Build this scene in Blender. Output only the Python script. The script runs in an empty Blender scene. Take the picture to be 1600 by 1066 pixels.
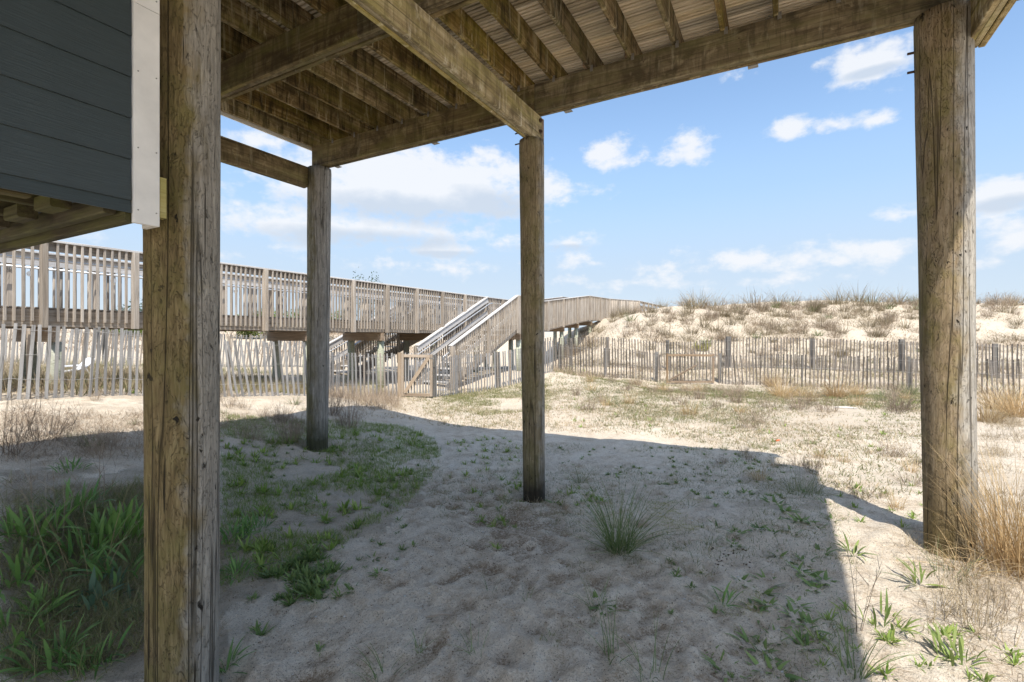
import bpy, math, random
import numpy as np
from mathutils import Vector, Matrix
rnd = random.Random(7)
rng = np.random.default_rng(7)
S = bpy.context.scene
R = math.radians
COL = S.collection

# ------------------------------------------------------------------ camera
EYE = 1.5; F = 767.0; CX = 800.0; HY = 530.0          # the photograph's own survey numbers (1600 x 1066)
cam_d = bpy.data.cameras.new('camera'); cam = bpy.data.objects.new('camera', cam_d); COL.objects.link(cam)
cam.location = (0, 0, EYE); cam.rotation_euler = (R(90), 0, 0)
cam_d.sensor_width = 36; cam_d.lens = 36 * F / 1600; cam_d.shift_y = -3 / 1600
cam_d.clip_start = 0.05; cam_d.clip_end = 5000
S.camera = cam
S.cycles.diffuse_bounces = 6

# ------------------------------------------------------------------ view, sun
S.view_settings.view_transform = 'Standard'; S.view_settings.look = 'None'
S.view_settings.gamma = 1; S.view_settings.use_curve_mapping = False
S.view_settings.exposure = 1.62
SUN_EL = R(58.6)
SHX, SHY = -0.045, 1.0                                   # where shadows fall
sun_d = bpy.data.lights.new('sun', 'SUN'); sun = bpy.data.objects.new('sun', sun_d); COL.objects.link(sun)
sun_d.energy = 2.05; sun_d.angle = R(0.53); sun_d.color = (1.0, 0.94, 0.85)
sdir = Vector((SHX, SHY, -math.tan(SUN_EL) * math.hypot(SHX, SHY))).normalized()
sun.rotation_euler = sdir.to_track_quat('-Z', 'Y').to_euler()

# ------------------------------------------------------------------ world
W = bpy.data.worlds.new('World'); S.world = W; W.use_nodes = True
def build_world():
    nt = W.node_tree; nt.nodes.clear(); N = nt.nodes; L = nt.links
    def math_(op, a, b=None, c=None, clamp=False):
        n = N.new('ShaderNodeMath'); n.operation = op; n.use_clamp = clamp
        for i, v in enumerate((a, b, c)):
            if v is None: continue
            if isinstance(v, (int, float)): n.inputs[i].default_value = v
            else: L.new(v, n.inputs[i])
        return n.outputs[0]
    out = N.new('ShaderNodeOutputWorld'); bg = N.new('ShaderNodeBackground')
    sky = N.new('ShaderNodeTexSky'); sky.sky_type = 'NISHITA'; sky.sun_disc = False
    sky.sun_elevation = SUN_EL
    sky.sun_rotation = math.atan2(-SHX, -SHY)
    sky.altitude = 0; sky.air_density = 1.0; sky.dust_density = 1.0; sky.ozone_density = 1.0
    tc = N.new('ShaderNodeTexCoord'); sp = N.new('ShaderNodeSeparateXYZ'); L.new(tc.outputs['Generated'], sp.inputs[0])
    x, y, z = sp.outputs
    az = math_('ARCTAN2', x, y)
    hyp = math_('SQRT', math_('ADD', math_('MULTIPLY', x, x), math_('MULTIPLY', y, y)))
    el = math_('ARCTAN2', z, hyp)
    cv = N.new('ShaderNodeCombineXYZ'); L.new(az, cv.inputs[0]); L.new(el, cv.inputs[1])
    def noise(scale, detail, stretch=(1, 1, 1), rough=0.6, off=(0, 0, 0)):
        mp = N.new('ShaderNodeMapping'); mp.inputs['Scale'].default_value = stretch; mp.inputs['Location'].default_value = off
        L.new(cv.outputs[0], mp.inputs[0])
        n = N.new('ShaderNodeTexNoise'); n.inputs['Scale'].default_value = scale; n.inputs['Detail'].default_value = detail
        n.inputs['Roughness'].default_value = rough; L.new(mp.outputs[0], n.inputs['Vector']); return n.outputs[0]
    clouds = [  # px, py, half width, half height, strength
        (650, 292, 200, 44, 1.35), (735, 300, 110, 42, 1.1), (550, 352, 190, 27, .95), (430, 352, 110, 24, .85), (420, 222, 70, 18, .6), (430, 285, 40, 16, .55),
        (690, 391, 80, 14, .75), (850, 380, 110, 14, .62), (895, 411, 55, 13, .5), (943, 241, 34, 22, 1.0), (1003, 243, 24, 12, .55),
        (1080, 232, 44, 21, 1.0), (1133, 240, 18, 8, .4), (872, 259, 20, 9, .35), (1240, 201, 42, 14, .8), (1300, 192, 48, 14, .8), (1365, 188, 28, 9, .6),
        (1362, 92, 66, 36, .95), (1128, 122, 46, 12, .5), (1398, 337, 55, 16, .65), (1565, 301, 65, 26, 1.0), (1590, 372, 55, 26, .8),
        (1390, 388, 120, 18, .72), (1220, 402, 170, 20, .72), (1090, 420, 150, 18, .62), (1010, 442, 130, 14, .55), (1230, 436, 180, 12, .48), (900, 440, 160, 12, .4), (420, 385, 90, 12, .45),
        (640, 415, 220, 16, .5), (120, 372, 120, 12, .5), (350, 400, 80, 14, .5), (1500, 415, 160, 12, .45)]
    field = None
    for px, py, hw, hh, s in clouds:
        a0 = math.atan((px - CX) / F); rr = math.hypot(1, (px - CX) / F); e0 = math.atan((HY - py) / F / rr)
        wa = hw / F / rr / rr; ha = hh / F / rr
        v = N.new('ShaderNodeVectorMath'); v.operation = 'SUBTRACT'; L.new(cv.outputs[0], v.inputs[0]); v.inputs[1].default_value = (a0, e0, 0)
        m = N.new('ShaderNodeVectorMath'); m.operation = 'MULTIPLY'; L.new(v.outputs[0], m.inputs[0]); m.inputs[1].default_value = (1 / wa, 1 / ha, 0)
        l = N.new('ShaderNodeVectorMath'); l.operation = 'LENGTH'; L.new(m.outputs[0], l.inputs[0])
        f = math_('MULTIPLY_ADD', l.outputs['Value'], -0.62 * s, s * 1.12)
        field = f if field is None else math_('SMOOTH_MAX', field, f, 0.12)
    # scattered fair-weather clouds in the rest of the sky
    big = noise(2.4, 3, (1, 2.6, 1), .55, (3.1, 1.7, 0))
    away = math_('MAXIMUM', math_('MULTIPLY', math_('SUBTRACT', math_('ABSOLUTE', az), .85), 4, clamp=True),
                 math_('MULTIPLY', math_('SUBTRACT', el, .62), 4, clamp=True), clamp=True)
    gen = math_('SUBTRACT', math_('MULTIPLY', math_('SUBTRACT', big, .47), 5), math_('MULTIPLY', math_('SUBTRACT', 1, away), 3))
    field = math_('MAXIMUM', field, math_('MINIMUM', gen, .8))
    n1 = noise(11, 6, (1, 1.7, 1), .58)
    n2 = noise(46, 3, (1, 1.4, 1), .6, (5, 2, 0))
    edge = math_('ADD', math_('MULTIPLY', math_('SUBTRACT', n1, .5), 2.1), math_('MULTIPLY', math_('SUBTRACT', n2, .5), .55))
    dens = math_('ADD', field, edge)
    mr = N.new('ShaderNodeMapRange'); mr.interpolation_type = 'SMOOTHSTEP'; L.new(dens, mr.inputs[0])
    mr.inputs[1].default_value = .27; mr.inputs[2].default_value = .86; mr.inputs[3].default_value = 0; mr.inputs[4].default_value = 1
    alpha = math_('MULTIPLY', mr.outputs[0], .93)
    # flat grey undersides of the larger clouds
    gf = None
    for px, py, hw, hh in ((650, 330, 190, 26), (770, 322, 80, 30), (560, 374, 180, 18), (1570, 318, 60, 12), (700, 398, 90, 7), (860, 388, 90, 6), (1362, 112, 50, 8)):
        a0 = math.atan((px - CX) / F); rr = math.hypot(1, (px - CX) / F); e0 = math.atan((HY - py) / F / rr)
        v = N.new('ShaderNodeVectorMath'); v.operation = 'SUBTRACT'; L.new(cv.outputs[0], v.inputs[0]); v.inputs[1].default_value = (a0, e0, 0)
        m = N.new('ShaderNodeVectorMath'); m.operation = 'MULTIPLY'; L.new(v.outputs[0], m.inputs[0]); m.inputs[1].default_value = (F * rr * rr / hw, F * rr / hh, 0)
        l = N.new('ShaderNodeVectorMath'); l.operation = 'LENGTH'; L.new(m.outputs[0], l.inputs[0])
        f = math_('SUBTRACT', 1.15, l.outputs['Value']); gf = f if gf is None else math_('SMOOTH_MAX', gf, f, .3)
    gf = math_('ADD', gf, math_('MULTIPLY', math_('SUBTRACT', n1, .5), 1.6))
    gf2 = math_('MULTIPLY', math_('SUBTRACT', gen, .9), .5, clamp=True)
    thick = N.new('ShaderNodeMapRange'); thick.interpolation_type = 'SMOOTHSTEP'; L.new(math_('MAXIMUM', gf, gf2), thick.inputs[0])
    thick.inputs[1].default_value = -.35; thick.inputs[2].default_value = .8; thick.inputs[3].default_value = 0; thick.inputs[4].default_value = .85
    cc = N.new('ShaderNodeMixRGB'); L.new(thick.outputs[0], cc.inputs[0]); cc.inputs[1].default_value = (4.15, 4.18, 4.28, 1); cc.inputs[2].default_value = (2.45, 2.85, 3.4, 1)
    # light haze near the horizon
    hz = N.new('ShaderNodeMixRGB'); hf = N.new('ShaderNodeMapRange'); hf.interpolation_type = 'SMOOTHSTEP'; L.new(z, hf.inputs[0]); hf.inputs[1].default_value = .10; hf.inputs[2].default_value = .46; hf.inputs[3].default_value = .96; hf.inputs[4].default_value = .04; L.new(hf.outputs[0], hz.inputs[0])
    sc = N.new('ShaderNodeMixRGB'); sc.blend_type = 'MULTIPLY'; sc.inputs[0].default_value = 1; L.new(sky.outputs[0], sc.inputs[1]); sc.inputs[2].default_value = SKYTINT
    hb = N.new('ShaderNodeValToRGB'); L.new(z, hb.inputs[0]); e = hb.color_ramp.elements
    e[0].position = 0; e[0].color = (.76, .87, .97, 1); e[1].position = .27; e[1].color = (.50, .69, .96, 1)
    hs = N.new('ShaderNodeMixRGB'); hs.blend_type = 'MULTIPLY'; hs.inputs[0].default_value = 1; L.new(hb.outputs[0], hs.inputs[1]); hs.inputs[2].default_value = (3.95, 3.95, 3.95, 1)
    L.new(sc.outputs[0], hz.inputs[1]); L.new(hs.outputs[0], hz.inputs[2])
    mx = N.new('ShaderNodeMixRGB'); L.new(alpha, mx.inputs[0]); L.new(hz.outputs[0], mx.inputs[1]); L.new(cc.outputs[0], mx.inputs[2])
    L.new(mx.outputs[0], bg.inputs[0]); bg.inputs[1].default_value = 0.079
    L.new(bg.outputs[0], out.inputs[0])
SKYTINT = (.97, 1.04, 1.05, 1)
build_world()

# ------------------------------------------------------------------ numpy noise
def _hash(ix, iy, seed):
    h = (ix.astype(np.int64) * 374761393 + iy.astype(np.int64) * 668265263 + seed * 974711) & 0x7fffffff
    h = ((h ^ (h >> 13)) * 1274126177) & 0x7fffffff
    return ((h ^ (h >> 16)) & 0xffff) / 65535.0
def vnoise(x, y, seed=0):
    x0 = np.floor(x); y0 = np.floor(y); fx = x - x0; fy = y - y0
    fx = fx * fx * (3 - 2 * fx); fy = fy * fy * (3 - 2 * fy)
    a = _hash(x0, y0, seed); b = _hash(x0 + 1, y0, seed); c = _hash(x0, y0 + 1, seed); d = _hash(x0 + 1, y0 + 1, seed)
    return (a * (1 - fx) + b * fx) * (1 - fy) + (c * (1 - fx) + d * fx) * fy
def fbm(x, y, oct=4, seed=0):
    s = 0; a = .5; t = 0
    for i in range(oct):
        s = s + a * vnoise(x * 2 ** i + 17 * i, y * 2 ** i - 9 * i, seed + i); t += a; a *= .5
    return s / t
def sstep(a, b, x):
    t = np.clip((x - a) / (b - a), 0, 1); return t * t * (3 - 2 * t)

# ------------------------------------------------------------------ the lie of the land
CPS = [(-1.6, 2.3, -.26), (-.4, 1.8, -.12), (-2.8, 2.1, -.18), (0, 0, -.1), (0, -8, 0), (8, -6, 0), (-8, -6, .2), (3, 2, -.03), (5.5, 3, 0.02), (0, 3.2, -.03), (2, 4.5, -.02), (7, 6, .05), (-4.5, 4, .25), (-7, 3, .45),
       (4.5, 8, .0), (2, 9, 0), (-1.5, 9, .0), (0, 7, -.08), (8, 9, .05), (13, 6, .1), (2.5, 12.5, .02), (6, 12, .02), (10, 10.5, .1), (-2, 11, .0)]
for px, py, Y in [(498, 700, 6.73), (835, 778, 5.13), (1493, 858, 3.515), (60, 622, 7.0), (220, 618, 7.8), (370, 622, 8.6), (475, 622, 9.3), (530, 620, 11.8),
                  (655, 622, 12.5), (720, 612, 14.4), (815, 599, 15), (868, 583, 16.2), (930, 588, 18.2), (1039, 599, 17.5), (1120, 600, 17.5), (1250, 606, 16), (1375, 610, 15), (1600, 622, 13.2)]:
    CPS.append(((px - CX) / F * Y, Y, EYE - (py - HY) / F * Y))
for px, z, Y in [(845, .35, 20), (950, .4, 19.5), (1130, .38, 19), (1250, .35, 18.5), (1370, .3, 18), (1600, .2, 16.6),
                 (1130, 1.15, 22), (1370, 1.1, 21.5), (1600, 1.0, 20.5), (1130, 2.35, 25), (1370, 2.35, 25), (1600, 2.3, 24.5),
                 (1065, 3.3, 28), (1130, 3.45, 29), (1250, 3.5, 29), (1370, 3.45, 28), (1480, 3.58, 29), (1600, 3.55, 28.5), (1800, 3.5, 28),
                 (1000, .75, 21.5), (1000, 1.7, 23.5), (985, 2.6, 26), (1050, 3.0, 27), (930, .8, 23), (935, 1.6, 25.5), (900, .5, 23), (860, .3, 26), (900, .9, 27), (930, 2.25, 28.8), (955, 2.8, 31), (1010, 3.0, 36), (1100, 3.6, 36),
                 (1300, 3.4, 40), (1600, 3.3, 40), (780, .4, 30), (700, .3, 24), (600, .3, 18), (450, .4, 14), (300, .5, 12), (100, .6, 11), (-200, .7, 10),
                 (650, 1.6, 34), (500, 1.75, 28), (300, 1.95, 26), (100, 2.0, 24), (-100, 2.0, 24), (800, 1.3, 42), (650, 1.9, 60), (300, 2.0, 60), (1000, 2.8, 70), (1500, 2.8, 80)]:
    CPS.append(((px - CX) / F * Y, Y, z))
CP = np.array(CPS, float)
def _k(r): return np.sqrt(r * r + 1.0)
_D = _k(np.hypot(CP[:, None, 0] - CP[None, :, 0], CP[:, None, 1] - CP[None, :, 1]))
_w = np.linalg.solve(_D + 0.02 * np.eye(len(CP)), CP[:, 2] - .5)
PR = []   # footprints: x, y, angle, length, width, depth
for i in range(620):
    t = rnd.random()
    if i < 430: x = rnd.gauss(-.15 + .1 * t, .95); y = rnd.uniform(1.6, 5.6)
    else: x = rnd.gauss(-1.1 + .35 * t, .7); y = rnd.uniform(5, 12.5)
    PR.append((x, y, R(rnd.gauss(95, 28)), rnd.uniform(.09, .17), rnd.uniform(.045, .085), rnd.uniform(.003, .013)))
PR = np.array(PR)
def base_z(x, y):
    x = np.asarray(x, float); y = np.asarray(y, float); sh = x.shape
    x = x.ravel(); y = y.ravel(); z = np.full(x.shape, .5)
    for i in range(len(CP)): z += _w[i] * _k(np.hypot(x - CP[i, 0], y - CP[i, 1]))
    r = np.hypot(x, y); k = sstep(70, 110, r); z = z * (1 - k) + 1.6 * k
    k = sstep(-6, -14, y); z = z * (1 - k) + .1 * k
    for hx, hy in ((-1.59, 2.37), (-2.65, 6.73), (.234, 5.13), (3.13, 3.52)):      # sand heaped round each pile, scoured close in
        d = np.hypot(x - hx, y - hy); z = z + .045 * np.exp(-((d - .34) / .13) ** 2) - .03 * np.exp(-(d / .22) ** 4)
    return z.reshape(sh)
def gz(x, y):
    x = np.asarray(x, float); y = np.asarray(y, float)
    z = base_z(x, y); r = np.hypot(x, y)
    dune = sstep(18, 24, y) * sstep(0, 4, x)
    z = z + (fbm(x * .9, y * .9, 3, 3) - .5) * (.10 + .10 * dune) + (fbm(x * .25, y * .25, 2, 9) - .5) * .3 * dune
    near = 1 - sstep(14, 22, r)
    cen = np.exp(-((x - .1) / 2.0) ** 2) * (1 - sstep(5, 9, y)) + .35
    z = z + near * ((fbm(x * 5, y * 5, 3, 21) - .5) * .026 * cen + (fbm(x * 13, y * 13, 3, 23) - .5) * .015 * cen - np.abs(fbm((x * .8 + y * .6) * 3.2, (y * .8 - x * .6) * 7, 3, 27) - .5) * .055 * cen + (fbm(x * 38, y * 38, 2, 29) - .5) * .010 * cen + (fbm(x * 22, y * 22, 2, 31) - .5) * .016)
    # ripples combed across the shade
    z = z + near * .0035 * np.sin((x * .8 + y * .6) * 70 + 9 * fbm(x * 2, y * 2, 2, 41)) * sstep(.45, .6, fbm(x * .9, y * .9, 2, 44))
    m = (r < 14)
    if np.any(m):
        xm = x[m]; ym = y[m]; d = np.zeros(xm.shape)
        near_pr = PR[(PR[:, 0] > xm.min() - .4) & (PR[:, 0] < xm.max() + .4) & (PR[:, 1] > ym.min() - .4) & (PR[:, 1] < ym.max() + .4)] if len(xm) < 2000 else PR
        for px, py, an, ln, wd, dp in near_pr:
            q = (abs(xm - px) < .4) & (abs(ym - py) < .4)
            if not np.any(q): continue
            dx = xm[q] - px; dy = ym[q] - py; c, s = math.cos(an), math.sin(an)
            e = np.sqrt(((dx * c + dy * s) / ln) ** 2 + ((-dx * s + dy * c) / wd) ** 2)
            d[q] += dp * (-np.exp(-e ** 3 * .8) + .5 * np.exp(-((e - 1.45) / .35) ** 2))
        z = z.copy(); z[m] += d
    return z
def gz1(x, y): return float(gz(np.array([x]), np.array([y]))[0])
def to_px(x, y, z=None):
    z = base_z(x, y) if z is None else z
    return CX + F * x / y, HY + F * (EYE - z) / y
def ground_at(px, py):                       # survey a ground point seen in the photograph
    k = (px - CX) / F; Y = np.full(np.shape(px), 6.0) * 1.0
    ys = np.geomspace(1.6, 45, 260); best = None
    zz = base_z(k * ys, ys); v = HY + F * (EYE - zz) / ys
    i = np.where(v <= py)[0]
    j = i[0] if len(i) else len(ys) - 1
    if j > 0:
        t = (v[j - 1] - py) / max(1e-6, v[j - 1] - v[j]); Yv = ys[j - 1] + t * (ys[j] - ys[j - 1])
    else: Yv = ys[0]
    return k * Yv, Yv
def in_poly(px, py, poly):
    ins = np.zeros(px.shape, bool); n = len(poly)
    for i in range(n):
        x1, y1 = poly[i]; x2, y2 = poly[(i + 1) % n]
        c = ((y1 > py) != (y2 > py))
        with np.errstate(divide='ignore', invalid='ignore'):
            xi = (x2 - x1) * (py - y1) / (y2 - y1 + 1e-12) + x1
        ins ^= c & (px < xi)
    return ins

# ------------------------------------------------------------------ mesh helpers
def raw_mesh(name, co, quads, tint=None, smooth=False, extra=None):
    me = bpy.data.meshes.new(name)
    co = np.ascontiguousarray(co, np.float32); quads = np.ascontiguousarray(quads, np.int32)
    me.vertices.add(len(co)); me.vertices.foreach_set('co', co.ravel())
    n = quads.shape[1]
    me.loops.add(quads.size); me.loops.foreach_set('vertex_index', quads.ravel())
    me.polygons.add(len(quads)); me.polygons.foreach_set('loop_start', np.arange(0, quads.size, n, dtype=np.int32))
    me.update(calc_edges=True)
    if tint is not None:
        a = me.attributes.new('tint', 'FLOAT', 'POINT'); a.data.foreach_set('value', np.ascontiguousarray(tint, np.float32))
    for k, v in (extra or {}).items():
        a = me.attributes.new(k, 'FLOAT', 'POINT'); a.data.foreach_set('value', np.ascontiguousarray(v, np.float32))
    if smooth: me.shade_smooth()
    me.validate()
    return me
def link(name, me, mat=None, parent=None, M=None):
    o = bpy.data.objects.new(name, me)
    if mat is not None and me is not None and len(me.materials) == 0: me.materials.append(mat)
    COL.objects.link(o)
    if M is not None: o.matrix_basis = M
    if parent is not None:
        o.parent = parent; o.matrix_basis = Matrix.Translation(-parent.location) @ (M if M is not None else Matrix.Identity(4))
    return o
def thing(name, label, cat, loc, group=None):
    o = bpy.data.objects.new(name, None); COL.objects.link(o); o.location = loc; o.empty_display_size = .1
    o['label'] = label; o['category'] = cat
    if group: o['group'] = group
    return o
def tag(o, label, cat, group=None, kind=None):
    if label: o['label'] = label
    if cat: o['category'] = cat
    if group: o['group'] = group
    if kind: o['kind'] = kind
    return o
_bx = {}
def box_mesh(l, w, h, mat, ch=None, seg=1, warp=0, key=None):
    """box centred on origin, grain along X, chamfered long edges"""
    k = (round(l, 3), round(w, 4), round(h, 4), mat.name, ch, seg, warp, key)
    if k in _bx: return _bx[k]
    c = min(w, h) * .12 if ch is None else ch; c = min(c, .006)
    a, b = w / 2, h / 2
    prof = [(-a + c, -b), (a - c, -b), (a, -b + c), (a, b - c), (a - c, b), (-a + c, b), (-a, b - c), (-a, -b + c)]
    vs = []; fs = []
    r = random.Random(hash(str(k)) & 0xffff) if warp else None
    for i in range(seg + 1):
        x = -l / 2 + l * i / seg; dy = r.gauss(0, warp) if r and 0 < i < seg else 0; dz = r.gauss(0, warp) if r and 0 < i < seg else 0
        vs += [(x, p[0] + dy, p[1] + dz) for p in prof]
    for i in range(seg):
        for j in range(8):
            fs.append((i * 8 + j, (i + 1) * 8 + j, (i + 1) * 8 + (j + 1) % 8, i * 8 + (j + 1) % 8))
    fs.append(tuple(range(7, -1, -1))[::-1]); fs.append(tuple(seg * 8 + j for j in range(7, -1, -1)))
    me = bpy.data.meshes.new('box'); me.from_pydata(vs, [], fs); me.update(); me.materials.append(mat)
    _bx[k] = me; return me
def frame_M(p0, p1, up=(0, 0, 1), roll=0):
    p0 = Vector(p0); p1 = Vector(p1); x = (p1 - p0).normalized(); u = Vector(up)
    if abs(x.dot(u)) > .98: u = Vector((UDX, UDY, 0))
    y = u.cross(x).normalized(); z = x.cross(y)
    M = Matrix((x, y, z)).transposed().to_4x4(); M.translation = (p0 + p1) / 2
    return M @ Matrix.Rotation(roll, 4, 'X')
def bar(name, p0, p1, w, h, mat, parent=None, up=(0, 0, 1), seg=1, warp=0, label=None, ch=None, roll=0):
    l = (Vector(p1) - Vector(p0)).length
    o = link(name, box_mesh(l, w, h, mat, ch, seg, warp), None, parent, frame_M(p0, p1, up, roll))
    if label: o['label'] = label
    return o
def tube_mesh(pts, r, n=8, mat=None):
    pts = [Vector(p) for p in pts]; vs = []; fs = []
    for i, p in enumerate(pts):
        t = (pts[min(i + 1, len(pts) - 1)] - pts[max(i - 1, 0)]).normalized()
        u = Vector((0, 0, 1)) if abs(t.z) < .9 else Vector((1, 0, 0))
        a = t.cross(u).normalized(); b = t.cross(a)
        rr = r[i] if isinstance(r, (list, tuple)) else r
        vs += [p + (a * math.cos(2 * math.pi * j / n) + b * math.sin(2 * math.pi * j / n)) * rr for j in range(n)]
    for i in range(len(pts) - 1):
        for j in range(n): fs.append((i * n + j, i * n + (j + 1) % n, (i + 1) * n + (j + 1) % n, (i + 1) * n + j))
    fs.append(tuple(range(n - 1, -1, -1))); fs.append(tuple((len(pts) - 1) * n + j for j in range(n)))
    me = bpy.data.meshes.new('tube'); me.from_pydata([tuple(v) for v in vs], [], fs); me.update()
    for p in me.polygons: p.use_smooth = len(p.vertices) == 4
    if mat: me.materials.append(mat)
    return me
def tube(name, pts, r, mat, parent=None, n=8):
    o = Vector(pts[0]); me = tube_mesh([Vector(p) - o for p in pts], r, n, mat)
    return link(name, me, None, parent, Matrix.Translation(o))
def boxes_mesh(name, items, mat):
    """many boxes joined: items = (p0, p1, w, h[, up])"""
    co = []; q = []; n = 0
    cube = np.array([(-.5, -.5, -.5), (.5, -.5, -.5), (.5, .5, -.5), (-.5, .5, -.5), (-.5, -.5, .5), (.5, -.5, .5), (.5, .5, .5), (-.5, .5, .5)])
    fq = np.array([(0, 3, 2, 1), (4, 5, 6, 7), (0, 1, 5, 4), (1, 2, 6, 5), (2, 3, 7, 6), (3, 0, 4, 7)])
    tn = []
    for it in items:
        p0, p1, w, h = it[:4]; M = np.array(frame_M(p0, p1, it[4] if len(it) > 4 else (0, 0, 1)))
        l = (Vector(p1) - Vector(p0)).length
        c = cube * (l, w, h); c = c @ M[:3, :3].T + M[:3, 3]
        co.append(c); q.append(fq + n); n += 8; tn.append(np.full(8, rnd.random()))
    me = raw_mesh(name, np.concatenate(co), np.concatenate(q), np.concatenate(tn)); me.materials.append(mat)
    return me

def strips(base, az, L, Wd, el0, droop, segs, prof, tw=None, pw=1.4):
    """curved blades / leaves as quad strips -> co, quads, tint"""
    n = len(az); t = np.linspace(0, 1, segs + 1)
    pos = np.zeros((n, segs + 1, 3)); pos[:, 0] = base
    dx = np.cos(az); dy = np.sin(az)
    for k in range(1, segs + 1):
        a = el0 - droop * ((k - .5) / segs) ** pw
        st = (L / segs)[:, None] * np.stack([np.cos(a) * dx, np.cos(a) * dy, np.sin(a)], 1)
        pos[:, k] = pos[:, k - 1] + st
    side = np.stack([-dy, dx, np.zeros(n)], 1)
    if tw is not None:
        upv = np.stack([-np.sin(el0) * dx, -np.sin(el0) * dy, np.cos(el0)], 1)
        side = side * np.cos(tw)[:, None] + upv * np.sin(tw)[:, None]
    w = np.array([prof(v) for v in t])
    off = side[:, None, :] * (Wd[:, None] * w[None, :] * .5)[:, :, None]
    co = np.stack([pos - off, pos + off], 2).reshape(-1, 3)
    idx = (np.arange(n) * (segs + 1) * 2)[:, None] + (np.arange(segs) * 2)[None, :]
    idx = idx.ravel()
    q = np.stack([idx, idx + 1, idx + 3, idx + 2], 1)
    tint = np.repeat(rng.random(n)[:, None], (segs + 1) * 2, 1)
    along = np.repeat(np.tile(t, (n, 1)), 2, axis=1)
    return co, q, tint.ravel(), along.ravel()
def merge(parts):
    co = []; q = []; t = []; a = []; n = 0
    for c, f, ti, al in parts:
        co.append(c); q.append(f + n); t.append(ti); a.append(al); n += len(c)
    return np.concatenate(co), np.concatenate(q), np.concatenate(t), np.concatenate(a)
def strips_mesh(name, parts, mat):
    c, q, t, a = merge(parts) if isinstance(parts, list) else parts
    me = raw_mesh(name, c, q, t, False, {'along': a}); me.materials.append(mat); return me
P_BLADE = lambda v: max(.06, (1 - v) ** .7)
P_LEAF = lambda v: max(.07, .25 + .95 * math.sin(math.pi * min(1, v * 1.02) ** .8) if v < .85 else max(.05, (1 - v) * 3.6))
P_TWIG = lambda v: 1 - .6 * v

# ------------------------------------------------------------------ materials
def new_mat(name):
    m = bpy.data.materials.new(name); m.use_nodes = True; nt = m.node_tree
    b = nt.nodes.get('Principled BSDF'); return m, nt, nt.nodes, nt.links, b
def _noise(N, L, vec, scale, detail=4, rough=.6, dist=0):
    n = N.new('ShaderNodeTexNoise'); n.inputs['Scale'].default_value = scale; n.inputs['Detail'].default_value = detail
    n.inputs['Roughness'].default_value = rough; n.inputs['Distortion'].default_value = dist; L.new(vec, n.inputs['Vector']); return n.outputs[0]
def _ramp(N, L, fac, stops, interp='LINEAR'):
    r = N.new('ShaderNodeValToRGB'); r.color_ramp.interpolation = interp; e = r.color_ramp.elements
    while len(e) < len(stops): e.new(.5)
    for i, (p, c) in enumerate(stops):
        e[i].position = p; e[i].color = (*c, 1) if len(c) == 3 else c
    L.new(fac, r.inputs[0]); return r.outputs[0]
def _mix(N, L, fac, a, b, mode='MIX'):
    m = N.new('ShaderNodeMixRGB'); m.blend_type = mode
    for i, v in enumerate((fac, a, b)):
        if isinstance(v, (int, float)): m.inputs[i].default_value = v
        elif isinstance(v, tuple): m.inputs[i].default_value = (*v, 1)
        else: L.new(v, m.inputs[i])
    return m.outputs[0]
def _map(N, L, v, a, b, c=0, d=1):
    m = N.new('ShaderNodeMapRange'); L.new(v, m.inputs[0])
    for i, k in enumerate((a, b, c, d)): m.inputs[i + 1].default_value = k
    return m.outputs[0]
def _math(N, L, op, a, b=0.0):
    m = N.new('ShaderNodeMath'); m.operation = op
    for i, v in enumerate((a, b)):
        if isinstance(v, (int, float)): m.inputs[i].default_value = v
        else: L.new(v, m.inputs[i])
    return m.outputs[0]

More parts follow.
